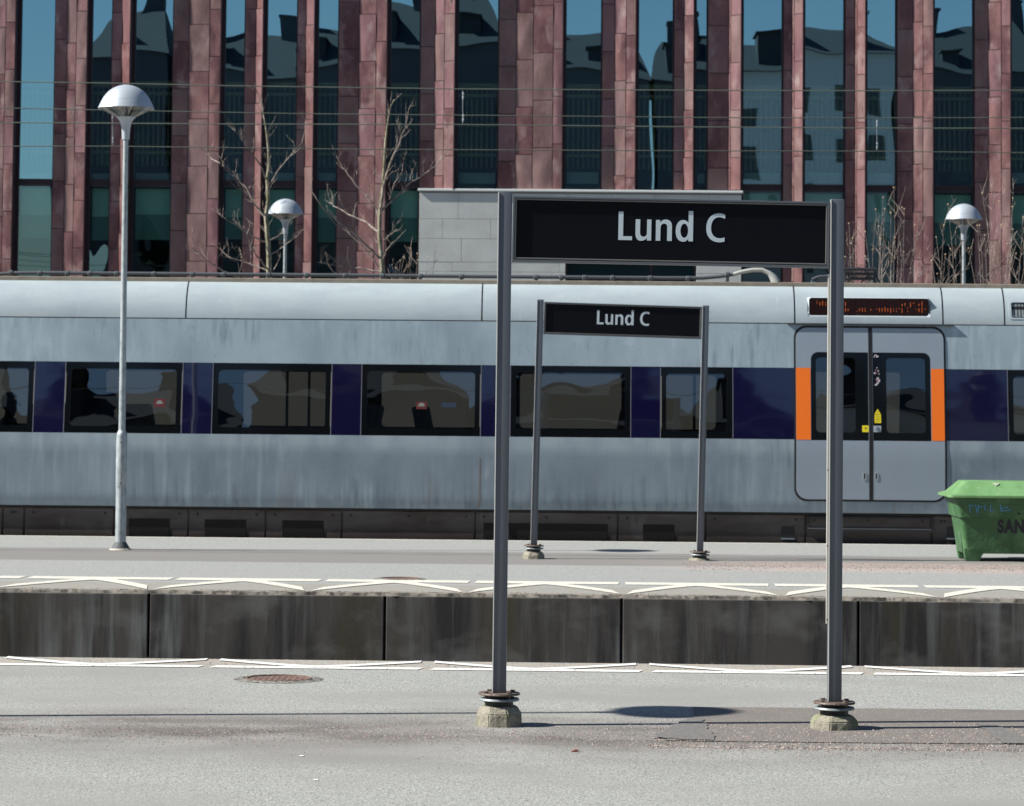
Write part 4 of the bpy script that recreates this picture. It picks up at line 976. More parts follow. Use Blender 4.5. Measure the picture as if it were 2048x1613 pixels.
# ------------------------------------------------------------------ passengers (seated, seen dimly through the windows)
def seated(x, y, z, face, label, coat, hood_=False):
    """one continuous skinned body, seated; face = +1 looks to +X"""
    t = thing("person", label, "person", (x, y, z), "passengers in the train")
    J = {'pel': (0, 0, .10), 'waist': (0.02, 0, .28), 'chest': (0.03, 0, .46), 'neck': (0.04, 0, .60), 'nk2': (0.055, 0, .66), 'head': (0.07, 0, .74), 'crown': (0.065, 0, .83)}
    rad = {'pel': .16, 'waist': .15, 'chest': .17, 'neck': .085, 'nk2': .062, 'head': .098, 'crown': .075}
    E_ = [('pel', 'waist'), ('waist', 'chest'), ('chest', 'neck'), ('neck', 'nk2'), ('nk2', 'head'), ('head', 'crown')]
    for s, n_ in ((-1, 'l'), (1, 'r')):
        J.update({n_+'sh': (0.02, s*.17, .53), n_+'el': (0.10, s*.24, .28), n_+'wr': (0.33, s*.13, .24), n_+'pm': (0.41, s*.10, .22), n_+'hip': (0.05, s*.09, .09), n_+'kn': (0.48, s*.12, .10), n_+'an': (0.50, s*.12, -.34), n_+'to': (0.66, s*.13, -.39)})
        rad.update({n_+'sh': .075, n_+'el': .052, n_+'wr': .032, n_+'pm': .038, n_+'hip': .105, n_+'kn': .072, n_+'an': .048, n_+'to': .040})
        E_ += [('chest', n_+'sh'), (n_+'sh', n_+'el'), (n_+'el', n_+'wr'), (n_+'wr', n_+'pm'), ('pel', n_+'hip'), (n_+'hip', n_+'kn'), (n_+'kn', n_+'an'), (n_+'an', n_+'to')]
        for k, (dy, ln) in enumerate(((-.030, .07), (-.010, .085), (.010, .08), (.030, .06))):
            f1, f2 = n_+'f%d' % k, n_+'g%d' % k
            J[f1] = (0.41+ln*.6, s*.10+dy, .215); J[f2] = (0.41+ln, s*.10+dy, .185); rad[f1] = .010; rad[f2] = .008
            E_ += [(n_+'pm', f1), (f1, f2)]
        J[n_+'t1'] = (0.40, s*.10-s*.05, .225); J[n_+'t2'] = (0.44, s*.10-s*.065, .215); rad[n_+'t1'] = .012; rad[n_+'t2'] = .009
        E_ += [(n_+'pm', n_+'t1'), (n_+'t1', n_+'t2')]
    ks = list(J); me = bpy.data.meshes.new("body")
    me.from_pydata([(face*J[k][0], J[k][1], J[k][2]) for k in ks], [(ks.index(a), ks.index(b_)) for a, b_ in E_], [])
    o = bpy.data.objects.new("body", me); COL.objects.link(o)
    md = o.modifiers.new("skin", 'SKIN'); ss = o.modifiers.new("sub", 'SUBSURF'); ss.levels = 1; ss.render_levels = 1
    for i, k in enumerate(ks): me.skin_vertices[0].data[i].radius = (rad[k], rad[k]); me.skin_vertices[0].data[i].use_root = (k == 'pel')
    dg = bpy.context.evaluated_depsgraph_get(); m2 = bpy.data.meshes.new_from_object(o.evaluated_get(dg))
    COL.objects.unlink(o); bpy.data.objects.remove(o)
    m2.materials.clear(); m2.materials.append(coat)
    for p_ in m2.polygons: p_.use_smooth = True
    bo = bpy.data.objects.new("body", m2); COL.objects.link(bo); bo.parent = t
    # nose, ears and hair
    bm = bmesh.new(); bmesh.ops.create_uvsphere(bm, u_segments=20, v_segments=14, radius=0.112)
    for v in bm.verts:
        v.co.z *= 1.12
        v.co += Vector((face*0.045, 0, 0.785))
    ks_ = [v for v in bm.verts if (v.co.x*face > 0.085 and v.co.z < 0.83) or v.co.z < 0.66]
    bmesh.ops.delete(bm, geom=ks_, context='VERTS')
    obj("hair", bm, mat("dark hair", (0.012, 0.010, 0.009), 0.7), t, smooth=True)
    bm = bmesh.new(); tube(bm, [(face*.155, 0, .775), (face*.185, 0, .745), (face*.165, 0, .735)], [.008, .014, .010], 8)
    for s in (-1, 1): tube(bm, [(face*.06, s*.098, .72), (face*.055, s*.106, .745), (face*.062, s*.100, .77)], [.006, .011, .007], 6)
    obj("nose_and_ears", bm, mat("skin", (0.22, 0.12, 0.08), 0.6), t, smooth=True)
    return t
coat1 = mat("dark coat", (0.018, 0.014, 0.016), 0.9); coat2 = mat("black jacket", (0.012, 0.013, 0.016), 0.9)
q = P(20, 815, TY+1.1); seated(q.x+0.02, TY+0.75, 1.66-0.83+0.02, 1, "passenger with dark hair and coat behind the leftmost train window", coat1)
q = P(234, 815, TY+1.1); seated(q.x, TY+0.80, 1.66-0.83+0.03, -1, "passenger in a dark jacket behind the second train window, beside the tall lamp post", coat2)

# ------------------------------------------------------------------ low beige wall behind the train, seen through its windows
bm = bmesh.new(); box(bm, -40, 40, 44.6, 44.85, -0.8, 2.3, 0.01)
hw_ = obj("garden_wall", bm, mat("beige wall render", (0.31, 0.30, 0.26), 0.9, var=[((0.33, 0.30, 0.24), (0.8, 0.8, 2), 0.4, 0.7, 5)]))  # the wall's own beige, slightly mottled
tag(hw_, "long beige rendered wall behind the train, seen dimly through its windows", "wall")

# ------------------------------------------------------------------ office building
YB = 65.0
def BX(x, y=300, d=0.0): return P(x, y, YB+d).x
def BZ(y, x=1024, d=0.0): return P(x, y, YB+d).z
TAN = math.tan(R(SUN_AZ))
copper = [mat("red-brown copper cladding", (0.235, 0.118, 0.115), 0.38, 0.4, 0.5, var=[((0.125, 0.056, 0.062), (1.6, 1.6, 1.0), 0.44, 0.62, 6), ((0.33, 0.22, 0.21), (2.2, 2.2, 1.4), 0.52, 0.68, 6), ((0.12, 0.06, 0.06), (14, 14, 2), 0.6, 0.8, 5), ((0.50, 0.30, 0.19), (5, 5, 5), 0.70, 0.73, 6)], bump=[((5, 5, 2.5), 0.6, 0.02, 3)]),
          mat("grey-brown copper cladding", (0.235, 0.145, 0.14), 0.42, 0.35, 0.5, var=[((0.15, 0.082, 0.078), (1.6, 1.6, 1.0), 0.4, 0.7, 6), ((0.27, 0.19, 0.175), (2, 2, 2), 0.55, 0.8, 6), ((0.50, 0.30, 0.2), (4, 4, 5), 0.72, 0.75, 6)], bump=[((5, 5, 2.5), 0.6, 0.02, 3)]),
          mat("rosy copper cladding", (0.27, 0.145, 0.15), 0.36, 0.4, 0.5, var=[((0.20, 0.10, 0.11), (2, 2, 1.1), 0.42, 0.64, 6), ((0.36, 0.27, 0.25), (3, 3, 1.6), 0.55, 0.72, 6)], bump=[((5, 5, 2.5), 0.6, 0.02, 3)])]
frame_m = mat("maroon window frame", (0.030, 0.014, 0.020), 0.45)
dark_clad = mat("dark maroon flashing", (0.05, 0.02, 0.024), 0.5)
bglass = glass("office glazing", (0.78, 1.0, 0.97), (0.52, 0.87, 1.0), 0.62, 0.0, ((0.5, 0.5, 0.40), 0.006))
bglass_l = glass("ground floor glazing", (0.66, 0.95, 0.88), (0.60, 0.90, 1.0), 0.24, 0.0, ((0.6, 0.6, 0.35), 0.014))
stone_m = mat("pale limestone ashlar", (0.54, 0.56, 0.54), 0.85, var=[((0.46, 0.475, 0.46), (2, 2, 2), 0.4, 0.7, 6), ((0.36, 0.35, 0.31), (9, 9, 9), 0.66, 0.8, 5)])
bld = thing("office_building", "red-brown copper clad office building with tall glass strips behind the train", "building", (0, YB, -0.35))
def bobj(name, bm, m, parent=None, smooth=False, **tags):
    o = obj(name, bm, m, parent or bld, smooth, **tags)
    if parent is None: o.location = (0, -YB, 0.35)
    return o
# (window left, window right) followed by fin: dark from, bend, seams..., tip ; photo survey at mid height
fins = [  # dark_left, bend, [seams], tip
    (-215, -190, [-165], -140), (-75, -50, [-10, 7], 26), (106, 130, [149], 170), (220.5, 241, [], 256), (343, 375, [416], 438), (487, 509, [], 522), (592, 609, [], 625),
    (675, 716, [750], 771), (839, 868, [887], 907), (996, 1031, [1065, 1105], 1124), (1203, 1228, [1251], 1270), (1347, 1367, [], 1386), (1415, 1456, [1461], 1481),
    (1566, 1583, [1588], 1605), (1690, 1709, [1714], 1730), (1794, 1826, [1846], 1866), (1949, 1977, [2003], 2021), (2102, 2130, [2150], 2170), (2300, 2325, [], 2345)]
yst = 383.0
ztop = BZ(-400); zlow = -0.35
PER = 95.5/ (F/YB)
rf = random.Random(11)
tips = []
for i, (dl, bd, sm, tp) in enumerate(fins):
    nxt_bend = fins[i+1][1] if i+1 < len(fins) else tp+110
    gap = BX(nxt_bend)-BX(tp)
    p = max(0.12, min(0.34, gap*TAN+0.02)); tips.append(p)
for i, (dl, bd, sm, tp) in enumerate(fins):
    p = tips[i]
    xd, xb, xt = BX(dl), BX(bd), BX(tp, 300, -p)
    in_stone = 838 < (dl+tp)/2 < 1482
    z0 = BZ(381, tp, -p*0.5) if in_stone else zlow
    strips = [(xd, 0.0, xb, 0.0, 1)]
    marks = [xb]+[BX(s, 300, -p*(s-bd)/(tp-bd)) for s in sm]+[xt]
    fn = lambda x: p*(x-xb)/(xt-xb)
    for a, c in zip(marks, marks[1:]): strips.append((a, fn(a), c, fn(c), 0))
    bm = bmesh.new(); zo0 = rf.uniform(0, PER)
    for si, (xa, da, xc, dc, dark) in enumerate(strips):
        zz = z0; k = 0; same = (si <= 1 and rf.random() < 0.6)
        zo = zo0 if same else rf.uniform(0, PER)
        z = z0-zo
        d = Vector((xc-xa, -(dc-da), 0)); wdt = d.length; d.normalize(); nrm = Vector((d.y, -d.x, 0))
        if nrm.y > 0: nrm = -nrm
        while z < ztop:
            za, zb_ = max(z, z0), min(z+PER, ztop)
            if zb_-za > 0.02:
                nu, nv = (3, 10) if wdt < 0.25 else (6, 12)
                amp = rf.uniform(-0.016, 0.026)*min(1, wdt/0.3); tw = rf.uniform(-0.006, 0.006); ph = rf.uniform(0, 6)
                g_ = []
                for v_ in range(nv+1):
                    fv = v_/nv; row = []
                    for u_ in range(nu+1):
                        fu = u_/nu; eg = (1-fu**4) if si == len(strips)-1 else 1.0; ns_ = min(1.0, wdt/0.35); h_ = amp*math.sin(math.pi*fu)*math.sin(math.pi*fv)+0.022*ns_*eg*(fv-0.15 if fv > .15 else 0)+tw*ns_*(fu-0.5)*(fv-0.5)*2*eg
                        h_ += 0.004*eg*math.sin(ph+fu*5)*math.sin(math.pi*fv*2)
                        q_ = Vector((xa, YB-da, 0))+d*(0.008+(wdt-0.016)*fu)+nrm*h_
                        row.append(bm.verts.new((q_.x, q_.y, za+0.010+(zb_-za-0.018)*fv)))
                    g_.append(row)
                mi = rf.choices((0, 1, 2), (6, 3, 2))[0]
                for v_ in range(nv):
                    for u_ in range(nu): bm.faces.new((g_[v_][u_], g_[v_][u_+1], g_[v_+1][u_+1], g_[v_+1][u_])).material_index = mi
                # standing lip at the foot of the sheet
                lipv = [bm.verts.new((v.co.x, v.co.y+0.020, v.co.z-0.002)) for v in g_[-1]]
                for u_ in range(nu): bm.faces.new((g_[-1][u_], g_[-1][u_+1], lipv[u_+1], lipv[u_]))
            z += PER
    fo = bobj("copper_fin", bm, copper[1 if i in (4, 9, 2, 8) else 0], smooth=True)
    for cm in (copper[0 if i in (4, 9, 2, 8) else 1], copper[2]): fo.data.materials.append(cm)
    # core behind cladding and the reveal at the tip
    bm = bmesh.new(); zA, zB = z0+0.012, ztop
    poly = [(xd, YB+0.022), (xb, YB+0.022), (xt-0.010, YB-p+0.012), (xt, YB-p-0.002), (xt+0.012, YB-p), (xt+0.012, YB+0.14), (xd, YB+0.14)]
    v0 = [bm.verts.new((x, y, zA)) for x, y in poly]; v1 = [bm.verts.new((x, y, zB)) for x, y in poly]
    for k in range(len(poly)): bm.faces.new((v0[k], v0[(k+1) % len(poly)], v1[(k+1) % len(poly)], v1[k]))
    bm.faces.new(v0[::-1]); bmesh.ops.recalc_face_normals(bm, faces=bm.faces)
    bobj("fin_core", bm, dark_clad, fo, location=None) if False else obj("fin_core", bm, dark_clad, fo)
# windows between fins
YG = 0.13
ztr0, ztr1 = BZ(384, 1800), BZ(373, 1800)
blind_m = mat("pale green roller blind", (0.62, 0.74, 0.68), 0.8); blind2 = mat("grey green gauze", (0.24, 0.34, 0.32), 0.8)
sillw = mat("white radiator cover", (0.85, 0.92, 0.90), 0.6)
lamp_w = mat("ceiling lamp white", (0.8, 0.75, 0.6), 0.5)
zfl1 = BZ(366, 1024, 0.6)
stoneL, stoneR = BX(839, 450), BX(1482, 450)
rw = random.Random(21)
for i in range(len(fins)-1):
    gl_, gr_ = fins[i][3], fins[i+1][0]
    tipx = BX(fins[i][3], 300, -tips[i])+0.012
    xa, xb_ = tipx, BX(gr_)
    mid = (gl_+gr_)/2; in_st = 838 < mid < 1482
    fwid = 0.07
    bm = bmesh.new()
    box(bm, xa, xa+fwid, YB+YG-0.02, YB+YG+0.08, zlow, ztop); box(bm, xb_-0.03, xb_, YB+YG-0.02, YB+YG+0.08, zlow, ztop)
    if in_st: box(bm, xa+fwid, xb_-0.03, YB+YG-0.03, YB+YG+0.08, BZ(384, mid), BZ(378, mid))
    else:
        box(bm, xa+fwid, xb_-0.03, YB+YG-0.06, YB+YG+0.08, ztr0, ztr0+0.055); box(bm, xa+fwid, xb_-0.03, YB+YG-0.02, YB+YG+0.08, ztr0+0.055, ztr1)
        box(bm, xa+fwid, xb_-0.03, YB+YG-0.04, YB+YG+0.08, ztr1, ztr1+0.03)
    w = bobj("window", bm, frame_m)
    # tilt the panes a touch: each reflects a slightly different bit of sky
    tl = rw.uniform(-0.0035, 0.0035); ty_ = rw.uniform(-0.003, 0.003)
    za, zb_ = (BZ(378, mid) if in_st else ztr1+0.03), ztop
    zm = (za+zb_)/2; xm = (xa+xb_)/2
    bm = bmesh.new(); pts = ((xa+fwid-.01, za-.005), (xb_-0.02, za-.005), (xb_-0.02, zb_), (xa+fwid-.01, zb_))
    bm.faces.new([bm.verts.new((x, YB+YG+0.03+(x-xm)*ty_-(z-zm)*tl, z)) for x, z in pts]); 
    obj("pane", bm, bglass, w)
    if not in_st:
        bm = bmesh.new(); pts = ((xa+fwid-.01, zlow), (xb_-0.02, zlow), (xb_-0.02, ztr0+.005), (xa+fwid-.01, ztr0+.005)); t2 = rw.uniform(-.004, .004)
        bm.faces.new([bm.verts.new((x, YB+YG+0.03+(x-xm)*ty_+(z-3)*t2, z)) for x, z in pts]); obj("pane", bm, bglass_l, w)
        bm = bmesh.new(); zt_ = ztr0; z1_ = BZ(436+rw.uniform(-3, 3), 1024)
        box(bm, xa+0.09, xb_-0.04, YB+0.34, YB+0.35, z1_, zt_); obj("roller_blind", bm, blind_m, w)
        bm = bmesh.new(); z2_ = BZ(rw.choice((482, 484, 486)), 1024); box(bm, xa+0.09, xb_-0.04, YB+0.36, YB+0.365, z2_, z1_); obj("lower_blind", bm, blind2, w)
    # bright sill behind upper pane
    if rw.random() < 0.86:
        bm = bmesh.new(); box(bm, xa+0.10, xb_-0.06, YB+0.24, YB+0.31, BZ(368, mid, .3), BZ(346+rw.uniform(-1, 2), mid, .3)); obj("radiator_cover", bm, sillw, w)
# slatted timber screen inside the upper storey
bm = bmesh.new(); xa, xb_ = BX(-200), BX(2300); ys = YB+0.50
x = xa
while x < xb_:
    box(bm, x, x+0.035, ys, ys+0.03, BZ(338, 1024, .5), BZ(168, 1024, .5)); x += 0.115
for yy in (192, 252, 311): box(bm, xa, xb_, ys-0.16, ys-0.03, BZ(yy+3, 1024, .4), BZ(yy-2.5, 1024, .4))
box(bm, xa, xb_, ys-0.22, ys-0.1, BZ(181, 1024, .4), BZ(169, 1024, .4))
bobj("slatted_screen", bm, mat("timber slats", (0.90, 0.78, 0.44), 0.7))
room = mat("dim office interior", (0.03, 0.05, 0.07), 0.9)
bm = bmesh.new(); box(bm, xa-6, xb_+6, YB+7.5, YB+7.7, zlow, ztop); box(bm, xa-6, xb_+6, YB+0.25, YB+7.5, BZ(372, 1024, .6)-0.15, BZ(372, 1024, .6))
box(bm, xa-6, xb_+6, YB+0.3, YB+7.5, BZ(120, 1024), BZ(112, 1024)); box(bm, xa-6, xb_+6, YB+0.2, YB+7.5, ztop, ztop+0.3)
bobj("interior_shell", bm, room)
bm = bmesh.new(); box(bm, xa-6, xa-5.8, YB+0.2, YB+7.6, zlow, ztop); box(bm, xb_+5.8, xb_+6, YB+0.2, YB+7.6, zlow, ztop); box(bm, xa-6, BX(-200), YB+0.1, YB+0.2, zlow, ztop); box(bm, BX(2345), xb_+6, YB+0.1, YB+0.2, zlow, ztop)
bobj("side_walls", bm, dark_clad)
# pendant lamps glimpsed in the second wide window
bm = bmesh.new()
for (x, y) in ((298, 50), (325, 78), (314, 77), (278, 512), (300, 528)):
    q = P(x, y, YB+3); lathe(bm, [(0.001, q.z+.10), (0.05, q.z+.08), (0.12, q.z)], q.x, q.y, 14)
bobj("pendant_shades", bm, lamp_w)
# stone bay
zle = BZ(385.5, 1150); ztl = BZ(381, 1150)
bm = bmesh.new(); rs = random.Random(2)
courses = [BZ(y, 1000, -0.05) for y in (388, 440, 479.5, 526, 545, 600, 650, 700)]+[zlow]
wx0, wx1 = BX(1131, 540), BX(1392, 540); wz1_ = BZ(524, 1250)
for k in range(len(courses)-1):
    zt_, zb_ = courses[k], courses[k+1]
    x = stoneL; first = True
    offs = [917, 886, 924, 905, 1000, 880, 930, 900][k]
    cuts = [stoneL, BX(offs, 450)]
    while cuts[-1] < stoneR-0.9: cuts.append(cuts[-1]+rs.uniform(0.95, 1.25))
    cuts[-1] = stoneR if stoneR-cuts[-1] < 0.5 else cuts[-1]
    if cuts[-1] != stoneR: cuts.append(stoneR)
    for a, c in zip(cuts, cuts[1:]):
        for (a2, c2) in (((a, c),) if zb_ > wz1_-0.08 else ((a, min(c, wx0)), (max(a, wx1), c))):
            if c2-a2 > 0.06: box(bm, a2+0.004, c2-0.004, YB-0.19+rs.uniform(0, .004), YB+0.05, zb_+0.004, zt_-0.004, 0.004)
bobj("stone_facing", bm, stone_m)
bm = bmesh.new(); box(bm, stoneL+.01, wx0-.01, YB-0.175, YB+0.1, zlow, zle); box(bm, wx1+.01, stoneR-.01, YB-0.175, YB+0.1, zlow, zle); box(bm, wx0-.01, wx1+.01, YB-0.175, YB+0.1, wz1_+0.02, zle)
bobj("stone_joints", bm, mat("mortar joints", (0.22, 0.22, 0.21), 0.9))
bm = bmesh.new(); box(bm, stoneL-0.03, stoneR+0.03, YB-0.235, YB+0.12, zle, ztl, 0.01); bobj("stone_coping", bm, mat("pale zinc coping", (0.76, 0.80, 0.78), 0.5, 0.0))
bm = bmesh.new(); box(bm, wx0, wx1, YB+0.02, YB+0.05, zlow, wz1_+0.02); wl_ = bobj("bay_window", bm, mat("dark bay glass", (0.012, 0.03, 0.038), 0.05))
bm = bmesh.new()
for x in (wx0, BX(1300, 540), wx1-0.05): box(bm, x, x+0.05, YB-0.03, YB+0.02, zlow, wz1_+0.02)
box(bm, wx0, wx1, YB-0.03, YB+0.019, wz1_-0.02, wz1_+0.03); obj("window_frame", bm, frame_m, wl_)

# ------------------------------------------------------------------ overhead line
wire_m = mat("green-grey wire", (0.10, 0.12, 0.10), 0.6, 0.3)
def ohl(label, Y, mess, cont, drops):
    t = thing("overhead_line", label, "overhead line", (0, Y, 0), "overhead contact lines")
    def mk(name, pts, r):
        bm = bmesh.new(); q = [P(x, y, Y) for x, y in pts]; q = [Vector((v.x, 0, v.z)) for v in q]
        # carry the line on past both picture edges
        q = [q[0]+(q[0]-q[1]).normalized()*25]+q+[q[-1]+(q[-1]-q[-2]).normalized()*25]
        tube(bm, q, r, 6); obj(name, bm, wire_m, t)
    mk("messenger_wire", mess, 0.0072); mk("contact_wire", cont, 0.0072)
    for (x, y0, y1) in drops:
        a, c = P(x, y0, Y), P(x, y1, Y); a.y = c.y = 0
        bm = bmesh.new(); tube(bm, [a, c], 0.0035, 5)
        for q, s in ((a, -1), (c, 1)):
            for k in range(2): tube(bm, [q+Vector((0, 0, s*(.02+.05*k))), q+Vector((0.008, 0, s*(.045+.05*k))), q+Vector((0, 0, s*(.07+.05*k)))], [.006, .014, .006], 6)
        obj("dropper", bm, galv, t)
Y1 = TY+1.45; Y2 = TY+6.0
ohl("pair of thin overhead wires above the train, one dropper left of the near sign", Y1, [(0, 163.5), (230, 167), (450, 172), (920, 178.5), (1348, 181), (1700, 182), (2048, 181)],
    [(0, 245.5), (450, 248.5), (925, 249.5), (1348, 254), (1700, 256.5), (2048, 257)], [(925.5, 181, 247)])
ohl("pair of thin overhead wires over the track behind the train, with two droppers", Y2, [(0, 216.5), (225, 221), (600, 228), (1000, 231.5), (1400, 235.5), (1753, 236.5), (2048, 235.5)],
    [(0, 293), (225, 293), (700, 299), (1348, 302), (1753, 303), (2048, 306)], [(225, 222, 291), (1753.5, 238, 301)])
# the lines over the two nearer tracks pass above the picture
for yy, lb in ((NE+1.75, "overhead wires above the nearest track, beyond the top of the picture"), (FE-1.7, "overhead wires above the track by the dark wall, beyond the top of the picture")):
    t = thing("overhead_line", lb, "overhead line", (0, yy, 0), "overhead contact lines")
    for zz, nm in ((5.45, "contact_wire"), (6.7, "messenger_wire")):
        bm = bmesh.new(); tube(bm, [(-60, 0, zz), (60, 0, zz)], 0.007, 6); obj(nm, bm, wire_m, t)

# ------------------------------------------------------------------ bare trees and bushes behind the train
bark = mat("mottled bark", (0.30, 0.27, 0.19), 0.9, bump=[((40, 40, 15), 0.8, 0.01)], var=[((0.13, 0.13, 0.07), (9, 9, 5), 0.42, 0.60, 6), ((0.46, 0.41, 0.34), (20, 20, 8), 0.55, 0.7, 4)])  # the bark's own mottled browns
twig_m = mat("pale twigs", (0.33, 0.285, 0.25), 0.9, var=[((0.17, 0.125, 0.105), (8, 8, 8), 0.45, 0.6, 4)])
bud_m = mat("buds", (0.50, 0.38, 0.24), 0.9)
def twigs(bm, pts, rnd, dens, ln, r0=0.006, lvl=2):
    for a, b_ in zip(pts, pts[1:]):
        n_ = max(1, int((b_-a).length*dens))
        for k in range(n_):
            if rnd.random() < 0.15: continue
            s = a.lerp(b_, rnd.random()); d = (b_-a).normalized()
            ax = Vector((rnd.uniform(-1, 1), rnd.uniform(-1, 1), rnd.uniform(-.3, 1))).normalized()
            dd = (d*0.55+ax*0.75+Vector((0, 0, 0.25))).normalized(); L_ = ln*rnd.uniform(.35, 1.1)
            m1 = s+dd*L_*0.5+Vector((rnd.uniform(-1, 1), rnd.uniform(-1, 1), rnd.uniform(-.4, 1)))*L_*0.10; e = s+dd*L_+Vector((0, 0, L_*0.12))
            tube(bm, [s, m1, e], [r0, r0*.7, r0*.35], 4, False)
            if lvl > 1: twigs(bm, [s, m1, e], rnd, dens*0.9, ln*0.45, r0*.65, lvl-1)
def tree(label, Yt, trunk, branches, seed, tox, toy, sc_, cat="tree", name="bare_tree", r0=0.047, ln=0.36, dens=10.5, grp=None, zg=-0.35):
    rnd = random.Random(seed)
    base = P(tox+trunk[0][0]/sc_, toy+trunk[0][1]/sc_, Yt)
    t = thing(name, label, cat, (base.x, Yt, zg), grp)
    o0 = Vector((base.x, Yt, zg))
    W_ = lambda x, y, dy=0.0: P(tox+x/sc_, toy+y/sc_, Yt)+Vector((0, dy, 0))-o0
    tp = [Vector((0.0, 0, 0))]+[W_(*p_) for p_ in trunk]
    # extra mid point so trunk rises straight behind the train
    n_ = len(tp); bm = bmesh.new()
    tube(bm, tp, [r0*(1-0.93*(k/(n_-1))**1.0)+0.004 for k in range(n_)], 9); obj("trunk", bm, bark, t, smooth=True)
    bm = bmesh.new(); tw = bmesh.new()
    twigs(tw, tp[2:], rnd, dens*0.8, ln*0.9, 0.0055, 3)
    for br in branches:
        dy = rnd.uniform(-0.9, 0.9); m_ = len(br)
        pts = [W_(x, y, dy*(k/(m_-1))) for k, (x, y) in enumerate(br)]
        fine = []
        for a, b_ in zip(pts, pts[1:]):
            for j in range(3): fine.append(a.lerp(b_, j/3)+Vector((rnd.uniform(-1, 1), rnd.uniform(-1, 1), rnd.uniform(-1, 1)))*0.012*(1 if fine else 0))
        fine.append(pts[-1]); L_ = sum((b_-a).length for a, b_ in zip(pts, pts[1:]))
        rb = 0.008+0.0085*L_
        tube(bm, fine, [rb*(1-0.8*k/(len(fine)-1)) for k in range(len(fine))], 6)
        twigs(tw, fine[2:], rnd, dens, ln, 0.005, 3)
    me = bpy.data.meshes.new('t'); tw.to_mesh(me); tw.free(); bm.from_mesh(me)
    obj("crown", bm, twig_m, t, smooth=True)
    return t
YT = 50.0
tree("bare young tree standing left of the lamp behind the train", YT, [(565, 1500), (565, 1350), (550, 1150), (540, 1040), (560, 900), (550, 740), (565, 620), (560, 480), (545, 340), (520, 200), (495, 90), (460, 0)],
     [[(545, 740), (500, 620), (430, 510), (370, 420), (310, 340)], [(575, 770), (640, 680), (740, 560), (850, 450)], [(530, 1040), (450, 940), (370, 800), (290, 720), (200, 650), (165, 560)],
      [(165, 600), (80, 550), (20, 490)], [(530, 1030), (420, 900), (330, 780)], [(550, 1250), (440, 1210), (330, 1130), (240, 1070), (170, 1030)], [(555, 1470), (480, 1370), (430, 1270), (410, 1180)],
      [(545, 1480), (430, 1440), (320, 1400), (230, 1370), (205, 1345)], [(580, 1345), (650, 1310), (730, 1250), (830, 1170)], [(560, 1240), (620, 1190), (680, 1120)], [(600, 1480), (610, 1400)],
      [(555, 1600), (400, 1570), (190, 1485), (60, 1395), (-40, 1300)]], 5, 400, 180, 4.096, grp="bare trees behind the train")
tree("bare young tree right of the lamp, beside the pale stone bay", YT+0.4, [(1495, 1500), (1485, 1350), (1470, 1180), (1475, 1000), (1500, 800), (1510, 600), (1520, 420), (1540, 250), (1560, 140), (1590, 80)],
     [[(1480, 1000), (1530, 700), (1580, 580), (1650, 450), (1700, 340), (1735, 190)], [(1490, 990), (1600, 880), (1720, 760), (1830, 690), (1930, 610), (1985, 540)], [(1475, 1080), (1430, 950), (1350, 850), (1240, 730), (1170, 630), (1115, 540)],
      [(1470, 1170), (1350, 1080), (1200, 1010), (1070, 930), (1040, 900)], [(1470, 1380), (1300, 1210), (1150, 1090), (1000, 960), (975, 910)], [(1480, 1480), (1400, 1350), (1250, 1200), (1110, 1100)],
      [(1480, 1490), (1300, 1460), (1200, 1450), (1050, 1430), (960, 1410)], [(1490, 1240), (1560, 1190), (1630, 1150)], [(1550, 900), (1600, 780), (1670, 680)], [(1485, 1400), (1540, 1330), (1610, 1260)],
      [(1490, 1620), (1250, 1560), (1110, 1500), (1080, 1440)]], 9, 400, 180, 4.096, grp="bare trees behind the train")
def bush(label, base_px, tips_, seed, Yt=47.0, ln=0.22, sc_=5.565, ox=1680, oy=350):
    rnd = random.Random(seed); bp = P(ox+base_px[0]/sc_, oy+base_px[1]/sc_, Yt); o0 = Vector((bp.x, Yt, -0.35))
    t = thing("bare_bush", label, "bush", o0, "bare bushes behind the train")
    st = bmesh.new(); tw = bmesh.new(); bu = bmesh.new()
    for (x, y) in tips_:
        e = P(ox+x/sc_, oy+y/sc_, Yt)+Vector((0, rnd.uniform(-.5, .5), 0))-o0
        s = Vector((rnd.uniform(-.25, .25)-e.x*0.15, rnd.uniform(-.1, .1), 0)); pts = []
        bowx = rnd.uniform(-.08, .08)
        for k in range(9):
            f_ = k/8; q = s.lerp(e, f_); q.x = s.x+(e.x-s.x)*f_**0.95+bowx*1.6*math.sin(math.pi*f_)+rnd.uniform(-.03, .03); pts.append(q)
        tube(st, pts, [0.0125*(1-.84*k/8) for k in range(9)], 6)
        twigs(tw, pts[3:], rnd, 4.2, ln*1.9, 0.0050, 2)
        bmesh.ops.create_icosphere(bu, subdivisions=1, radius=0.014, matrix=Matrix.Translation(pts[-1]))
    me = bpy.data.meshes.new('t'); tw.to_mesh(me); tw.free(); st.from_mesh(me); obj("branches", st, twig_m, t, smooth=True); obj("buds", bu, bud_m, t)
bush("bare bush right of the near sign's right post, behind the train roof", (560, 1250), [(475, 265), (615, 140), (500, 370), (690, 400), (870, 560), (370, 400), (310, 620), (790, 580), (540, 440), (650, 380), (440, 720), (820, 700), (720, 860), (900, 1080), (470, 560), (600, 700)], 4)
bush("low bare bush hugging the near sign's right post, behind the train roof", (230, 1300), [(110, 530), (95, 780), (60, 900), (160, 700), (390, 820), (300, 900), (240, 1000)], 6, 47.4)
bush("bare bush behind the train, left of the right-hand dome lamp", (1200, 1280), [(1190, 340), (1140, 570), (1100, 680), (1260, 640), (1240, 830), (1310, 800), (1050, 940), (1130, 900), (1090, 1100)], 8)
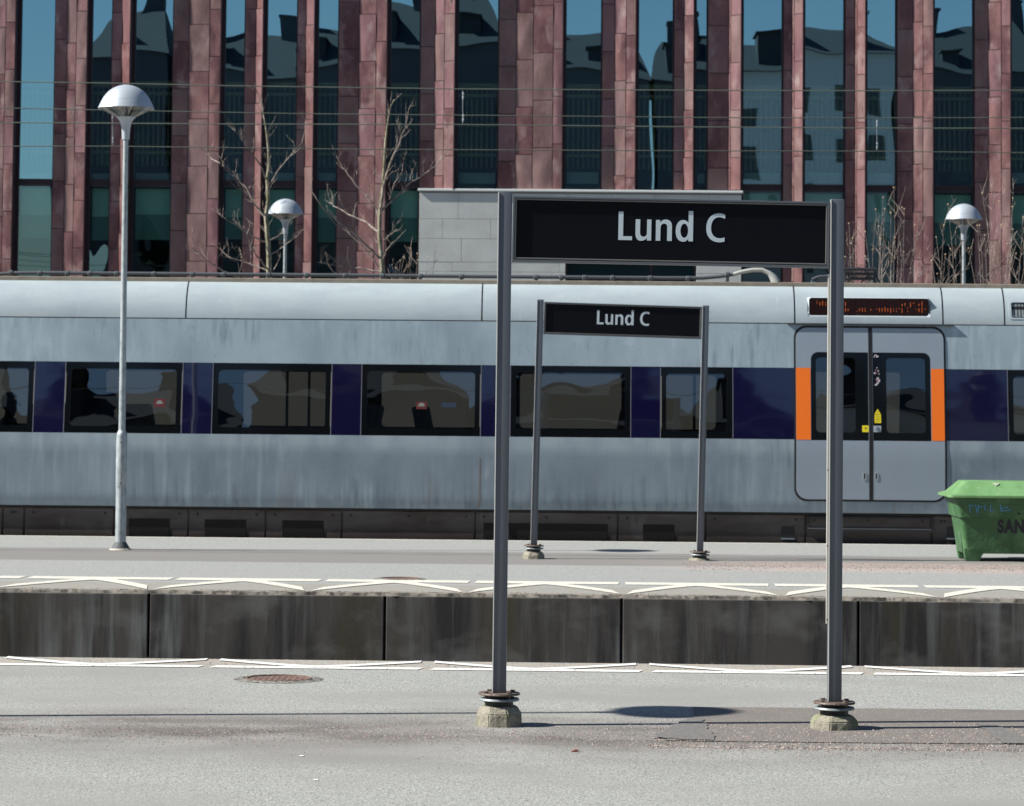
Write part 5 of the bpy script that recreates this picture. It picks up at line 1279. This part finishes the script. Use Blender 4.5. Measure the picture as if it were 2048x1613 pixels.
bush("bare bush behind the train at the right edge, right of the dome lamp", (1700, 1300), [(1700, 120), (1610, 200), (1950, 240), (1820, 280), (1540, 560), (1510, 580), (1980, 490), (2040, 650), (1930, 600), (1780, 560), (1640, 660), (1470, 800), (2100, 700), (2120, 500), (1880, 760), (1990, 860), (1920, 350)], 12)
bush("low bare bush behind the train, between the right tree and the stone bay", (1620, 1640), [(1650, 1360), (1730, 1300), (1790, 1350), (1690, 1440), (1800, 1400), (1870, 1370), (1640, 1400), (1930, 1310), (1580, 1450)], 15, 47.5, 0.2, 4.096, 400, 180)

# ------------------------------------------------------------------ town houses behind the camera, mirrored in the glass
bw = [mat("grey-brown render", (0.06, 0.07, 0.085), 0.9), mat("dark brick", (0.045, 0.05, 0.065), 0.9), mat("pale render", (0.46, 0.47, 0.48), 0.9)]
tile = mat("dark roof tile", (0.018, 0.022, 0.028), 0.8); wdk = mat("dark house window", (0.02, 0.025, 0.03), 0.1)
def house(x0, x1, eave, ridge, m, label, y0=-70, y1=-58, chim=(0.3,)):
    t = thing("town_house", label, "house", ((x0+x1)/2, (y0+y1)/2, 0), "town houses across the street")
    w, d = (x1-x0)/2, (y1-y0)/2
    bm = bmesh.new(); box(bm, -w, w, -d, d, 0, eave); obj("wall", bm, m, t)
    bm = bmesh.new(); v = [bm.verts.new(p_) for p_ in ((-w-.3, -d-.4, eave), (w+.3, -d-.4, eave), (w+.3, d+.4, eave), (-w-.3, d+.4, eave), (-w+1.2, 0, ridge), (w-1.2, 0, ridge))]
    for f_ in ((0, 1, 5, 4), (2, 3, 4, 5), (1, 2, 5), (3, 0, 4), (3, 2, 1, 0)): bm.faces.new([v[k] for k in f_])
    rf_ = obj("roof", bm, tile, t)
    for c in chim:
        bm = bmesh.new(); cx_ = -w+2*w*c; box(bm, cx_-.6, cx_+.6, -0.5, .5, ridge-1.5, ridge+1.4); box(bm, cx_-.7, cx_+.7, -.6, .6, ridge+1.2, ridge+1.35); obj("chimney", bm, m, rf_)
    nd = max(1, int(w/2.2))
    for k in range(nd):
        xx = -w+2*w*(k+.5)/nd+((k*37) % 5-2)*0.15; bm = bmesh.new(); hd_ = 1.3+((k*53+int(w*10)) % 4)*0.25
        box(bm, xx-.7, xx+.7, d*0.35, d*0.85, eave+0.4, eave+0.4+hd_); box(bm, xx-.85, xx+.85, d*0.3, d*0.9, eave+0.4+hd_, eave+0.5+hd_); obj("dormer", bm, tile, rf_)
    nx_ = max(2, int(w*2/2.6)); 
    for i in range(nx_):
        for j in range(int(eave/3.2)):
            bm = bmesh.new(); xx = -w+2*w*(i+.5)/nx_; zz = 1.2+j*3.1; box(bm, xx-.55, xx+.55, d, d+.04, zz, zz+1.7); obj("window", bm, wdk, t)
house(-70, -50, 21.4, 25.9, bw[0], "grey-brown town house behind the camera, farthest left of its row", chim=(.2, .7))
house(-32.8, -26, 23.9, 27.5, bw[1], "dark brick town house behind the camera, left of centre", chim=(.75,))
house(-25.4, -15, 22.9, 25.9, bw[0], "grey-brown town house behind the camera with two chimneys", chim=(.15, .6))
house(-14.4, -5, 24.3, 28.1, bw[1], "dark brick town house behind the camera, tallest of its row", chim=(.5,))
house(-4.4, 5.0, 23.3, 26.7, bw[0], "grey-brown town house directly behind the camera", chim=(.25, .8))
house(5.5, 10.0, 23.4, 26.4, bw[1], "narrow dark brick town house behind the camera, left of the pale one", chim=(.5,))
house(10.5, 21.5, 23.8, 26.0, bw[2], "pale rendered town house behind the camera", chim=(.85,))
house(22.0, 30.0, 23.5, 27.3, bw[1], "dark brick town house behind the camera, right of the pale one", chim=(.3, .9))
house(30.6, 52, 21.4, 25.3, bw[0], "long grey-brown town house behind the camera, farthest right", chim=(.2, .5, .8))
